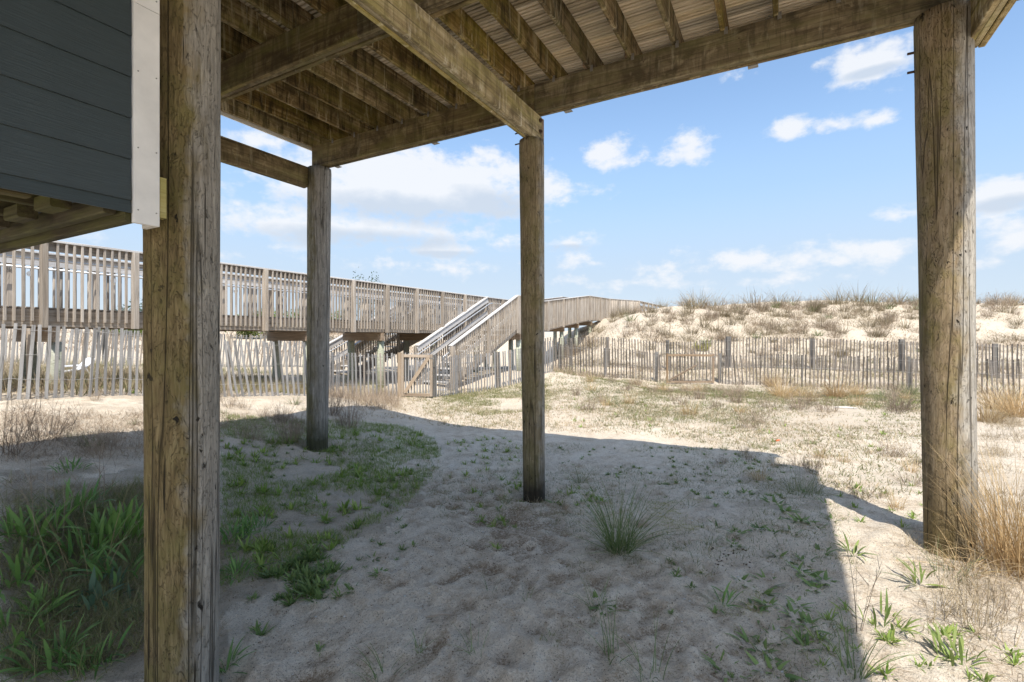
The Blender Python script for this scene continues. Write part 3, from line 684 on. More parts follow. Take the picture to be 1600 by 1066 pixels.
# ------------------------------------------------------------------ house corner
hs = thing('house', 'dark slate blue lap sided corner of the raised house with white trim', 'house', (-1.6, 2.05, 0))
def Hh(s, off, z):   # s metres back along the wall from the siding's end, off metres into the house
    return Vector((-1.596 - .485 * s - .8745 * off, 2.05 - .8745 * s + .485 * off, z))
zs = [2.024, 2.077] + [2.077 + .1706 * i for i in range(1, 13)]
def siding_board(z0, z1, L0, L1):
    t = .008
    # tilted lap board: bottom edge proud
    vs = []
    for s in (L0, L1):
        for off, z in ((-.020, z0), (-.020 + t, z0 - .0), (-.002, z1 + .012), (-.009, z1 + .012)):
            vs.append(tuple(Hh(s, off, z)))
    fs = [(0, 1, 5, 4), (1, 2, 6, 5), (2, 3, 7, 6), (3, 0, 4, 7), (0, 3, 2, 1), (4, 5, 6, 7)]
    me = bpy.data.meshes.new('siding_board'); c = sum((Vector(v) for v in vs), Vector()) / 8
    x = Vector((.485, .8745, 0)); M = Matrix((x, Vector((0, 0, 1)).cross(x), Vector((0, 0, 1)))).transposed().to_4x4(); M.translation = c
    Mi = M.inverted(); me.from_pydata([tuple(Mi @ Vector(v)) for v in vs], [], fs); me.update(); me.materials.append(M_siding)
    return link('siding_board', me, None, hs, M)
for i in range(len(zs) - 1): siding_board(zs[i], zs[i + 1], .003, 2.8)
# wall sheathing behind the boards and the seaward wall
def slab(name, c0, c1, z0, z1, th, mat):
    return bar(name, (c0.x, c0.y, (z0 + z1) / 2), (c1.x, c1.y, (z0 + z1) / 2), th, z1 - z0, mat, hs)
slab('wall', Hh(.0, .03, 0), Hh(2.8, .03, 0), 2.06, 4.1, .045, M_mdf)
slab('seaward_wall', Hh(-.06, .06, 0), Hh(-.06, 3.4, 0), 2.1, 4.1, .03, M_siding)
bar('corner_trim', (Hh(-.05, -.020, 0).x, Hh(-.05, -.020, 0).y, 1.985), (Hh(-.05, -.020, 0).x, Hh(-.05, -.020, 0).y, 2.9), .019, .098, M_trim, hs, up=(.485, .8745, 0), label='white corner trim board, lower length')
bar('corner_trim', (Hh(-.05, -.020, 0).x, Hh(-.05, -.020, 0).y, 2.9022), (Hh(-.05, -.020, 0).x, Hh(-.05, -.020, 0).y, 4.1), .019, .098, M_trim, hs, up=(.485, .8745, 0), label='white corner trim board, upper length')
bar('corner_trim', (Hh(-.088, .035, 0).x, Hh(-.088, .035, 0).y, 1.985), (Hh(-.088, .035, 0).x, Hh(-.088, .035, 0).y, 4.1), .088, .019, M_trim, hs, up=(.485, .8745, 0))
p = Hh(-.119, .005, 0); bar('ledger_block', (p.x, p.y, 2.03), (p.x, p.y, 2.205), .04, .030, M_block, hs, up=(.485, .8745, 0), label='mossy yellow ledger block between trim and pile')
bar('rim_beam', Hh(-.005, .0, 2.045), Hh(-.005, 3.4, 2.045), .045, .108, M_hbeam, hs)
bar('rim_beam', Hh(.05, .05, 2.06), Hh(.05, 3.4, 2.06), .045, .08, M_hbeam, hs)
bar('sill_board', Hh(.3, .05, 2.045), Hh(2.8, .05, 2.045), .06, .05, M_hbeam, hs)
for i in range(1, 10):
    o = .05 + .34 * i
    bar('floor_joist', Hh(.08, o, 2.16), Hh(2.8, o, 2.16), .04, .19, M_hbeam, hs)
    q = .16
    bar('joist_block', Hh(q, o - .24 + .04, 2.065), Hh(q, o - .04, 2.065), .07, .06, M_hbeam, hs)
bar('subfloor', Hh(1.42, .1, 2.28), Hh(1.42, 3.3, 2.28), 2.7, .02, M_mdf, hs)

# ------------------------------------------------------------------ boardwalk
def Wp(t, off=0, z=0):   # t metres along the near edge, off metres away from the camera
    return Vector((-7.56 + .521 * t - .8536 * off, 8.0 + .8536 * t + .521 * off, z))
bw = thing('boardwalk', 'long grey timber boardwalk on piles with picket railings leading over the dune', 'boardwalk', (-7.56, 8.0, 0))
WW = 1.6
path = [(-6.0, 0.0), (16.0, 0.0), (22.7, .82), (27.6, .98)]     # t, rise of the deck
P3 = Wp(27.6)
far_pts = [(Wp(-6), 0), (Wp(16), 0), (Wp(22.7), .82), (Vector((6.1, 31.0, 0)), .95), (Vector((9.4, 36.5, 0)), 1.25), (Vector((16.5, 50, 0)), 1.5)]
ZRT = EYE + 1.615; ZFB = EYE + .196
def seg_pt(i, s, off, z):
    (p, r0), (q, r1) = far_pts[i], far_pts[i + 1]
    d = (q - p).normalized(); n = Vector((-d.y, d.x, 0)); c = p + (q - p) * s + n * off
    return Vector((c.x, c.y, z + r0 + (r1 - r0) * s))
posts_t = [-.07 + 1.25 * i for i in range(-4, 13)]
def railing(i0, s0, s1, off, out, pickets, near):
    """one straight run: cap, upper rail, rim, pickets, posts"""
    A = lambda s, z, o=0: seg_pt(i0, s, off + o * out, z)
    bar('rail_cap', A(s0, ZRT - .018), A(s1, ZRT - .018), .14, .034, M_rail if near else M_rail, bw, seg=4, warp=.002)
    bar('upper_rail', A(s0, ZRT - .11, -.01), A(s1, ZRT - .11, -.01), .036, .14, M_grey, bw)
    bar('rim_joist', A(s0, ZFB + .14, -.01), A(s1, ZFB + .14, -.01), .04, .28, M_grey, bw)
L01 = (far_pts[1][0] - far_pts[0][0]).length
# out = -1 means towards the camera
railing(0, 0, 1.0, 0, -1, True, True)
railing(0, 0, 1.0, WW, 1, True, False)
pk_len = ZRT - .036 - (ZFB + .09)
pk_items_far = []
def put_picket(c, z0, z1, ang, far=False, parent=bw, mat=M_grey):
    bot = Vector((c.x, c.y, z0)); top = Vector((c.x + rnd.gauss(0, .004), c.y, z1))
    l = round((top - bot).length, 2)
    M = frame_M(bot, top, up=(.521, .8536, 0))
    return link('picket', box_mesh(l, .036, .036, mat, None), None, parent, M)
npk = 0
for k in range(int(22 / .1045)):
    t = -6 + .1045 * (k + .5)
    if min(abs(t - p) for p in posts_t) < .10: continue
    if -6 <= t < 15.95 and t > -3.2:
        put_picket(Wp(t, -.04), ZFB + .09, ZRT - .037, 0); npk += 1
    pk_items_far.append((Wp(t, WW + .04, ZFB + .09), Wp(t, WW + .04, ZRT - .037), .036, .036, (.521, .8536, 0)))
for p in posts_t:
    for off, nr in ((-.07, 1), (WW + .07, 0)):
        if p > 15.9: continue
        bar('rail_post', Wp(p, off, ZFB - .01), Wp(p, off, ZRT - .04), .13, .085, M_grey, bw, up=(.521, .8536, 0))
# inner boards and steel handrail along the far railing
for t0 in range(-6, 16, 4):
    bar('inner_board', Wp(t0 + .003, WW - .035, ZRT - .2), Wp(t0 + 3.997, WW - .035, ZRT - .2), .03, .13, M_rail, bw)
tube('handrail', [Wp(-6, WW - .12, ZRT - .32), Wp(16, WW - .12, ZRT - .32)], .02, M_steel, bw)
tube('handrail', [Wp(-6, .10, ZRT - .32), Wp(16, .10, ZRT - .32)], .02, M_steel, bw)
for p in posts_t:
    for off, s in ((WW - .12, 1), (.10, -1)):
        rod('rail_bracket', Wp(p, off, ZRT - .33), Wp(p, off + .11 * s, ZRT - .38), .014, M_steel, bw)
        if off > 1: rod('rail_bracket', Wp(p + .25, WW - .02, ZRT - .42), Wp(p + .25, WW - .05, ZRT - .42), .05, M_steel, bw)
# runs past the stairs, climbing and bending over the dune
for i in range(1, 5):
    (p, r0), (q, r1) = far_pts[i], far_pts[i + 1]; Ls = (q - p).length
    railing(i, 0.0, 1.0, 0, -1, True, True); railing(i, 0.0, 1.0, WW, 1, True, False)
    n = int(Ls / .13)
    for k in range(n):
        s = (k + .5) / n
        if i < 3 and npk < 296:
            a = seg_pt(i, s, -.04, ZFB + .06); b = seg_pt(i, s, -.04, ZRT - .037)
            link('picket', box_mesh(round((b - a).length, 2), .05, .03, M_grey, None), None, bw, frame_M(a, b, up=(.521, .8536, 0))); npk += 1
        elif i < 4: pk_items_far.append((seg_pt(i, s, -.04, ZFB + .06), seg_pt(i, s, -.04, ZRT - .037), .05, .03, (.521, .8536, 0)))
        if i < 4: pk_items_far.append((seg_pt(i, s, WW + .04, ZFB + .06), seg_pt(i, s, WW + .04, ZRT - .037), .06, .03, (.521, .8536, 0)))
    n = int(Ls / 1.4)
    for k in range(n + 1):
        s = min(1, k / max(1, n))
        for off in (-.07, WW + .07):
            bar('rail_post', seg_pt(i, s, off, ZFB - .01), seg_pt(i, s, off, ZRT - .04), .10, .08, M_grey, bw, up=(.521, .8536, 0))
me = boxes_mesh('picket', pk_items_far, M_greyj); o = link('picket', me, None, bw); o['kind'] = 'stuff'
# decking, joined (seen only edge on)
items = []
for i in range(0, 5):
    (p, r0), (q, r1) = far_pts[i], far_pts[i + 1]; Ls = (q - p).length; n = int(Ls / .145)
    for k in range(n):
        s = (k + .5) / n; items.append((seg_pt(i, s, .02, ZFB + .305), seg_pt(i, s, WW - .02, ZFB + .305), .135, .03))
o = link('deck_board', boxes_mesh('deck_board', items, M_greyj), None, bw); o['kind'] = 'stuff'
for off in (.5, 1.1):
    bar('stringer', Wp(-6, off, ZFB + .145), Wp(16, off, ZFB + .145), .04, .26, M_brownb, bw)
    for i in (1, 2, 3): bar('stringer', seg_pt(i, 0, off, ZFB + .145), seg_pt(i, 1, off, ZFB + .145), .04, .26, M_brownb, bw)
for t in [-4.9, -2.4, .05, 2.45, 4.85, 7.3, 9.7, 12.1, 14.6, 17.3, 19.5, 21.3, 23.2]:
    rise = 0 if t < 16 else .82 * min(1, (t - 16) / 6.7)
    z = ZFB + rise
    bar('cap_beam', Wp(t, -.02, z - .125), Wp(t, WW + .05, z - .125), .10, .235, M_brownb, bw)
    for off in (.16, 1.42):
        P = Wp(t + .08, off); zz = gz1(P.x, P.y)
        tube('pile', [Vector((P.x, P.y, zz - .3)), Vector((P.x, P.y, z - .24))], [.115, .10], M_post, bw, 14)

# ------------------------------------------------------------------ stairs
def stairs(root, bx, by, front, label_parts=True, n_pk=True):
    """bx,by = top corner nearest the camera; runs back along -u"""
    d = Vector((-.521, -.8536, 0)); nrm = Vector((-.8536, .521, 0)); run = 3.9; Wd = 1.32
    T = Vector((bx, by, 0)); zdk = ZFB + .32; zt = ZRT; zb = 1.31
    gp = T + d * run; zg = gz1(gp.x, gp.y)
    def P(s, off, z): return T + d * s + nrm * off + Vector((0, 0, z))
    sl = (zt - zb) / run
    for off in (0, Wd):
        a = P(0, off, zt - .02); b = P(run, off, zb - .02)
        bar('rail_cap', a, b, .14, .036, M_rail, root)
        bar('rail_board', P(.0, off + (.03 if off == 0 else -.03), zt - .14), P(run, off + (.03 if off == 0 else -.03), zb - .14), .034, .14, M_rail, root)
        bar('rail_board', P(.05, off + (.03 if off == 0 else -.03), zt - .62), P(run, off + (.03 if off == 0 else -.03), zb - .62), .034, .13, M_rail, root)
        o2 = .11 if off == 0 else Wd - .11
        tube('handrail', [P(-.2, o2, zt - .26), P(0, o2, zt - .28), P(run + .05, o2, zb - .28), P(run + .17, o2, zb - .33), P(run + .17, o2, zb - .42), P(run + .05, o2, zb - .46)], .021, M_steel, root, 10)
        bar('stringer', P(-.02, off + (.04 if off == 0 else -.04), zdk - .15), P(run + .05, off + (.04 if off == 0 else -.04), zg + .08), .045, .26, M_grey, root)
        out = -.04 if off == 0 else .04
        n = int(run / .108)
        for k in range(n):
            s = (k + .5) * run / n
            z1 = zt - sl * s - .045; z0 = max(z1 - 1.17, zg - .05 + 0.0)
            if z0 > z1 - .3: continue
            put_picket(P(s, off + out, 0), z0, z1, 0, parent=root)
        for s in (.02, run * .5, run - .03):
            z1 = zt - sl * s - .04; Pp = P(s, off, 0); g = gz1(Pp.x, Pp.y)
            bar('newel_post', P(s, off + out * 1.7, max(g - .1, z1 - 1.5) if s > 1 else z1 - 1.35), P(s, off + out * 1.7, z1), .10, .085, M_grey, root, up=(.521, .8536, 0))
    nst = 11; rise = (zdk - zg) / nst; tread = (run + .1) / nst
    for k in range(nst):
        s = .1 + tread * (k + .5); z = zdk - rise * (k + 1)
        bar('tread', P(s - .07, .07, z), P(s - .07, Wd - .07, z), .14, .036, M_rail, root)
        bar('tread', P(s + .08, .07, z), P(s + .08, Wd - .07, z), .14, .036, M_rail, root)
    return P
st = thing('beach_stairs', 'grey timber stairs with twin rails coming down from the boardwalk to the gate', 'stairs', (-1.4, 16, 0))
P = stairs(st, .187, 17.95, True)
# landing beside the walkway
zdk = ZFB + .32
Ld = 1.75
for s0 in np.arange(0, Ld, .145):
    bar('deck_board', P(-s0 - .07, .03, zdk - .015), P(-s0 - .07, 1.38, zdk - .015), .135, .03, M_grey, st)
bar('rail_cap', P(0, 0, ZRT - .018), P(-Ld, 0, ZRT - .018), .14, .034, M_rail, st)
bar('rail_board', P(0, .02, ZRT - .11), P(-Ld, .02, ZRT - .11), .036, .14, M_grey, st)
bar('rim_joist', P(0, .02, ZFB + .14), P(-Ld, .02, ZFB + .14), .04, .28, M_grey, st)
bar('rail_cap', P(-Ld, .08, ZRT - .018), P(-Ld, 1.40, ZRT - .018), .14, .034, M_rail, st)
bar('rim_joist', P(-Ld, .05, ZFB + .14), P(-Ld, 1.40, ZFB + .14), .04, .28, M_grey, st)
for k in range(16): put_picket(P(-.08 - k * .105, -.02, 0), ZFB + .05, ZRT - .037, 0, parent=st)
for k in range(12): put_picket(P(-Ld - .03, .1 + k * .108, 0), ZFB + .05, ZRT - .037, 0, parent=st)
for s in (-.02, -Ld * .55, -Ld): bar('newel_post', P(s, -.06, ZFB - .02), P(s, -.06, ZRT - .04), .10, .085, M_grey, st, up=(.521, .8536, 0))
bar('cap_beam', P(-.2, -.02, ZFB - .11), P(-.2, 1.4, ZFB - .11), .09, .21, M_brownb, st)
bar('cap_beam', P(-Ld + .2, -.02, ZFB - .11), P(-Ld + .2, 1.4, ZFB - .11), .09, .21, M_brownb, st)
for s, off in ((-.3, .12), (-Ld + .3, .12), (-.3, 1.2)):
    q = P(s, off, 0); tube('pile', [Vector((q.x, q.y, gz1(q.x, q.y) - .3)), Vector((q.x, q.y, ZFB - .215))], [.115, .10], M_post, st, 14)
st2 = thing('beach_stairs', 'second flight of grey stairs seen beneath and behind the boardwalk, left of the gate', 'stairs', (-5.2, 15, 0))
q = Wp(11.6, WW + .12); stairs(st2, q.x, q.y, False)

# ------------------------------------------------------------------ slatted sand fences
slat_v = {}
def slat_mesh(v, mat):
    if (v, mat.name) not in slat_v:
        l = 1.2; slat_v[(v, mat.name)] = box_mesh(l, .040 + .003 * (v % 3 - 1), .009, mat, .001, 3, .0035, key='s%d' % v)
    return slat_v[(v, mat.name)]
def fence(name, label, pts, hgt, pitch, mats, lean=0.0, lean_sd=.03, posts=(), group=None, stakes=M_gpost, stake_w=.06, wires=4, buried=.12, ztop=None):
    """pts: (px, Y) survey points along the foot"""
    W3 = [Vector(((px - CX) / F * Y, Y, 0)) for px, Y in pts]
    mid = W3[len(W3) // 2]; root = thing(name, label, 'fence', (mid.x, mid.y, gz1(mid.x, mid.y)), group)
    cum = [0]
    for a, b in zip(W3[:-1], W3[1:]): cum.append(cum[-1] + (b - a).length)
    def at(s):
        s = max(0, min(cum[-1], s)); i = 0
        while i < len(cum) - 2 and cum[i + 1] < s: i += 1
        f = (s - cum[i]) / (cum[i + 1] - cum[i]); p = W3[i].lerp(W3[i + 1], f); d = (W3[i + 1] - W3[i]).normalized()
        return p, d, i + f
    n = int(cum[-1] / pitch); ss = (np.arange(n) + .5) * pitch + rng.normal(0, pitch * .07, n)
    pos = [at(s) for s in ss]
    zz = gz(np.array([p[0].x for p in pos]), np.array([p[0].y for p in pos]))
    wp = []
    lw = 0
    for k, ((p, d, f), g) in enumerate(zip(pos, zz)):
        lw = lw * .85 + rnd.gauss(0, lean_sd * .5)
        le = (lean(f) if callable(lean) else lean) + lw + rnd.gauss(0, lean_sd * .35)
        ht = hgt + .03 * math.sin(k * .09) + rnd.gauss(0, .012)
        nrm = Vector((-d.y, d.x, 0)); ax = (d * math.sin(le) + Vector((0, 0, math.cos(le))) + nrm * rnd.gauss(0, .02)).normalized()
        top = Vector((p.x, p.y, g)) + ax * ht; bot = top - ax * 1.2
        M = frame_M(bot, top, up=nrm)
        mt = mats[0] if rnd.random() < .8 else mats[-1]
        link('slat', slat_mesh(rnd.randrange(4), mt), None, root, M)
        wp.append((top, ax, nrm))
    for w in range(wires):
        h = .08 + w * (1.2 - .16) / max(1, wires - 1) if wires > 1 else .5
        if h > hgt - .02: continue
        for sgn in (1, -1):
            line = []
            for k, (top, ax, nrm) in enumerate(wp):
                line.append(top - ax * h + nrm * (.0075 * (1 if (k + (sgn > 0)) % 2 else -1)))
            if len(line) > 1: tube('wire', line, .0022, M_wire, root, 4)
    for s, wd, ex, mt in posts:
        p, d, f = at(s); g = gz1(p.x, p.y); nrm = Vector((-d.y, d.x, 0)); q = p + nrm * (.05 + wd / 2)
        bar('post', (q.x, q.y, g - .3), (q.x + rnd.gauss(0, .012), q.y, g + hgt + ex), wd, wd * .9, mt, root, up=d)
    return root, cum[-1]
fence('sand_fence', 'grey slatted sand fence on the left in front of the boardwalk', [(-260, 6.4), (-80, 6.55), (60, 7.0), (220, 7.8), (370, 8.6), (475, 9.3), (495, 9.6)], 1.03, .094,
      [M_slat, M_slat, M_slat], lean=lambda f: .05 if f < 3.2 else (-.01 if f < 3.6 else -.10), lean_sd=.028, posts=[(4.62, .05, .03, M_gatew), (7.35, .05, .02, M_brownb), (2.1, .05, -.02, M_gatew)])
fence('sand_fence', 'grey slatted sand fence with tall weeds just left of the wooden gate', [(500, 11.2), (530, 11.8), (580, 12.2), (624, 12.5)], 1.06, .10, [M_slat, M_slatb], lean=0, lean_sd=.025,
      posts=[(.5, .06, .02, M_slat)])
fence('sand_fence', 'grey slatted sand fence running right from the gate in front of the stairs', [(681, 12.55), (720, 13.9), (760, 14.4), (815, 15.1), (868, 16.3)], 1.07, .095, [M_slat, M_slatb], lean=-.02, lean_sd=.012,
      posts=[(.06, .12, .02, M_gpost), (2.75, .12, .0, M_gpost), (1.35, .05, 0, M_gatew), (3.2, .06, 0, M_gatew)])
fence('sand_fence', 'low front sand fence below the dune, left of the far gate', [(862, 18.6), (930, 18.2), (1000, 17.8), (1038, 17.5)], 1.03, .105, [M_slatd, M_slatb], lean_sd=.02,
      posts=[(.3, .1, -.1, M_gpost), (2.0, .07, .05, M_slat), (3.8, .12, .05, M_gpost)])
fence('sand_fence', 'low front sand fence with straw grass before it, right of the far gate', [(1121, 17.5), (1250, 16.2), (1375, 15.2), (1500, 14.2), (1620, 13.2), (1750, 12.6)], 1.02, .11, [M_slatd, M_slatb], lean_sd=.03,
      posts=[(.05, .12, .05, M_gpost), (2.6, .06, 0, M_slat), (5.4, .07, .03, M_gpost), (8.2, .07, .03, M_gpost)])
fence('sand_fence', 'rear sand fence with stout grey posts at the foot of the dune', [(842, 20.2), (950, 19.5), (1038, 19.2), (1130, 19), (1250, 18.5), (1370, 18), (1450, 17.5), (1600, 16.5), (1720, 15.8)], 1.16, .112, [M_slatd, M_slatb], lean_sd=.012,
      posts=[(1.3, .14, .02, M_gpost), (2.75, .16, .04, M_gpost), (5.1, .12, .04, M_gpost), (7.4, .18, .06, M_gpost), (10.4, .14, .03, M_gpost), (13.3, .16, .06, M_gpost), (15.9, .14, .03, M_gpost), (19, .14, .05, M_gpost)])
fence('sand_fence', 'old leaning sand fence beyond the boardwalk on the left', [(-40, 13.2), (120, 13.6), (260, 14.6), (420, 16.3), (520, 18)], 1.05, .095, [M_slat, M_slatb], lean=.05, lean_sd=.05, wires=2,
      posts=[(3, .06, 0, M_gpost), (8, .06, 0, M_gpost)])

def gate(label, p0, p1, hgt, matf, mats, flip=False, npk=9):
    A = Vector(((p0[0] - CX) / F * p0[1], p0[1], 0)); B = Vector(((p1[0] - CX) / F * p1[1], p1[1], 0))
    za = gz1(A.x, A.y) + .03; zb = gz1(B.x, B.y) + .03; z0 = (za + zb) / 2
    root = thing('fence_gate', label, 'gate', ((A.x + B.x) / 2, (A.y + B.y) / 2, z0))
    d = (B - A).normalized(); n = Vector((-d.y, d.x, 0)); Lg = (B - A).length
    def Q(s, z, o=0): return A + d * s + n * o + Vector((0, 0, z0 + z))
    bar('frame_stile', Q(.035, 0), Q(.035, hgt), .07, .035, matf, root, up=n)
    bar('frame_stile', Q(Lg - .035, 0), Q(Lg - .035, hgt - .02), .07, .035, matf, root, up=n)
    bar('frame_rail', Q(.07, hgt - .06), Q(Lg - .07, hgt - .07), .035, .075, matf, root)
    bar('frame_rail', Q(.07, .04), Q(Lg - .07, .04), .035, .075, matf, root)
    if flip: bar('diagonal_brace', Q(.1, .1, -.03), Q(Lg * .62, hgt * .6, -.03), .022, .06, matf, root)
    else: bar('diagonal_brace', Q(.1, .1, -.03), Q(Lg - .1, hgt - .1, -.03), .022, .085, matf, root)
    for k in range(npk):
        s = .07 + (Lg - .14) * (k + .5) / npk
        bar('slat', Q(s, .0, .025), Q(s + rnd.gauss(0, .006), hgt + .02 * rnd.random(), .025), .036, .01, mats, root, up=n)
    bar('hinge', Q(Lg - .08, hgt - .12, -.02), Q(Lg + .04, hgt - .12, -.02), .004, .03, M_dsteel, root)
    return root
gate('small tan wooden gate with a full diagonal brace at the foot of the stairs', (627, 12.5), (676, 12.45), 1.09, M_gatew, M_slat)
for zz in (2.04, 2.3, 2.62, 2.95, 3.2):
    for off in (-.085, -.017):
        q0 = Hh(-.05 + .0 + (off + .05), -.0295, zz); rod('nail_head', q0, q0 + Vector((.8745, -.485, 0)) * .0025, .0028, M_dsteel, hs)
for b0_ in [-2.98 + .4 * i for i in range(16)]:   # joist clips over the outer beam
    q0 = D(-.068, b0_ + .03, ZB1 - .035); bar('joist_clip', q0, q0 + Vector((0, 0, .06)), .03, .0025, M_dsteel, deck, up=(.485, .8745, 0))
bar_p = thing('gate_post', 'square tan post on the left side of the wooden gate', 'post', (-2.86, 12.52, 0))
bar('shaft', (-2.86, 12.53, gz1(-2.86, 12.53) - .2), (-2.86, 12.53, gz1(-2.86, 12.53) + 1.12), .09, .09, M_gatew, bar_p)
gate('weathered brown far gate with a half brace in the low fence below the dune', (1041, 17.5), (1116, 17.5), 1.05, M_brownb, M_slatd, True, 12)

# ------------------------------------------------------------------ vegetation builders
def A(n, lo, hi): return rng.uniform(lo, hi, n)
def disc(n, r): t = rng.uniform(0, 2 * np.pi, n); q = r * np.sqrt(rng.random(n)); return np.stack([q * np.cos(t), q * np.sin(t), np.full(n, -.02)], 1), t
def m_grass(n, r, L0, L1, w, lean0, lean1, droop, mat, name='blades', segs=5):
    b, t = disc(n, r); az = t + rng.normal(0, .7, n)
    el = A(n, lean0, lean1); return strips_mesh(name, strips(b, az, A(n, L0, L1), A(n, w * .6, w * 1.2), el, A(n, droop * .3, droop * 1.4), segs, P_BLADE, A(n, -1, 1)), mat)
def m_rosette(n, L0, L1, w, mat, el=(.15, 1.0), droop=.7):
    b, t = disc(n, .015); az = np.arange(n) * 2.4 + rng.normal(0, .2, n)
    return strips_mesh('rosette', strips(b, az, A(n, L0, L1), A(n, w * .7, w * 1.2), A(n, *el), A(n, droop * .3, droop * 1.3), 5, P_LEAF, A(n, -.35, .35)), mat)
def m_twigs(n, r, L0, L1, w, mat, branch=4, lean=(.6, 1.5)):
    b, t = disc(n, r); az = t + rng.normal(0, .6, n); L = A(n, L0, L1); el = A(n, *lean); dr = A(n, -.3, .5)
    main = strips(b, az, L, np.full(n, w), el, dr, 4, P_TWIG, A(n, -1, 1))
    c = main[0].reshape(n, 5, 2, 3).mean(2); parts = [main]
    for k in range(branch):
        i = rng.integers(1, 4, n); f = rng.random(n)[:, None]; bp = c[np.arange(n), i] * (1 - f) + c[np.arange(n), i + 1] * f
        parts.append(strips(bp, A(n, 0, 6.28), L * A(n, .15, .4), np.full(n, w * .7), A(n, .2, 1.4), A(n, -.2, .4), 2, P_TWIG, A(n, -1, 1)))
    return strips_mesh('twigs', parts, mat)
def place(name, me, x, y, rot, sc, label, cat, group=None, parent=None, dz=0, kind=None):
    o = bpy.data.objects.new(name, me); COL.objects.link(o); o.location = (x, y, gz1(x, y) + dz); o.rotation_euler = (0, 0, rot); o.scale = (sc, sc, sc)
    tag(o, label, cat, group, kind); return o
def pl(name, me, px, py, sc, label, cat, group=None):
    x, y = ground_at(px, py); return place(name, me, x, y, rnd.uniform(0, 6.28), sc, label, cat, group)

# broad leaved plants, every leaf a part
leafv = {}
def broadleaf(px, py, n, L, mat, label, up=(.5, 1.35), wr=.15, group=None, spread=.05):
    x, y = ground_at(px, py); g = gz1(x, y)
    if mat.name not in leafv:
        vs = []
        for el, dr in ((1.35, .35), (1.15, .7), (.9, .8), (.6, .8), (1.3, .9), (.35, .55)):
            for tw in (.25, -.3):
                vs.append((el, strips_mesh('leaf', strips(np.zeros((1, 3)), np.zeros(1), np.ones(1), np.full(1, .085), np.array([el]), np.array([dr]), 7, P_LEAF, np.array([tw])), mat)))
        leafv[mat.name] = vs
    root = thing('broadleaf_plant', label, 'plant', (x, y, g), group)
    for k in range(int(n * 1.7)):
        el, me = rnd.choice(leafv[mat.name]); s = L * rnd.uniform(.55, 1.15); r = spread * math.sqrt(rnd.random()) * 2.2; t = rnd.uniform(0, 6.28)
        o = bpy.data.objects.new('leaf', me); COL.objects.link(o); o.parent = root
        o.location = (r * math.cos(t), r * math.sin(t), -.01 + rnd.random() * .10 * L / .3); o.rotation_euler = (rnd.gauss(0, .12), rnd.gauss(0, .12), t + rnd.gauss(0, .6)); o.scale = (s, s * wr / .15, s)
    return root
BL = [(45, 845, 26, .33, 'tall clump of upright dark green leaves at the far left'), (115, 800, 18, .27, 'green leafy clump behind, between the far left clump and the big one'),
      (150, 862, 26, .33, 'big dense clump of lance leaves left of the nearest pile'), (195, 842, 26, .34, 'lance leaf clump touching the left side of the nearest pile'),
      (205, 900, 18, .27, 'dark clump low beside the nearest pile'), (112, 890, 16, .26, 'spreading lance leaf plant below the big left clump'), (15, 915, 16, .27, 'dark leafy plant cut by the left picture edge, halfway down'),
      (18, 1000, 20, .26, 'dark leafy plant at the lower left picture edge'), (75, 955, 9, .20, 'small plant with a few upright leaves in dark soil'), (80, 1045, 18, .22, 'bright leafy plant at the very bottom left'),
      (145, 1050, 16, .18, 'low leafy plant at the bottom, a step left of the nearest pile'), (110, 735, 14, .16, 'small bright rosette in pale sand upper left'), (370, 900, 20, .16, 'dark green rosette just right of the nearest pile'),
      (365, 850, 20, .22, 'upright leafy plant right of the nearest pile'), (400, 830, 14, .18, 'second upright leafy plant right of the nearest pile')]
for px, py, n, L, lab in BL: broadleaf(px, py, n + 9, L * .82, M_broad if px % 3 else M_broadg, lab, spread=.05 if L < .25 else .09, wr=.15)
broadleaf(148, 955, 10, .17, M_broadb, 'pale blue green leafy plant in dark soil near the nearest pile', wr=.26)
broadleaf(160, 930, 8, .15, M_broadb, 'small pale blue green plant behind another of its kind', wr=.26)
broadleaf(218, 950, 6, .14, M_broadb, 'tiny blue green plant at the foot of the nearest pile', wr=.2)
broadleaf(355, 1050, 16, .15, M_broad, 'blue green rosette right of the nearest pile foot', wr=.13, spread=.02)
broadleaf(1438, 918, 8, .21, M_rosr, 'sunlit plant with long upright leaves and reddish base below the right pile', wr=.14, spread=.015)
broadleaf(1330, 868, 10, .12, M_rosr, 'bright green leafy plant on the shadow edge', wr=.2, spread=.02)
broadleaf(1378, 980, 14, .13, M_rosr, 'sunlit light green plant left of centre in the lower right sand', wr=.13, spread=.05)
broadleaf(1130, 940, 12, .13, M_broad, 'dark green rosette standing alone in the shaded sand', wr=.13, spread=.03)
broadleaf(1500, 1040, 12, .15, M_rosr, 'sunlit green plant at the bottom right', wr=.13, spread=.04)

ros = [m_rosette(rnd.randint(18, 30), .04, .10, .0125, M_ros, (.1, .9)) for _ in range(7)]
rosb = [m_rosette(rnd.randint(24, 36), .035, .09, .0095, M_ros, (.3, 1.3)) for _ in range(4)]
rosg = [m_rosette(rnd.randint(18, 30), .035, .10, .0085, M_green, (.4, 1.4)) for _ in range(5)]
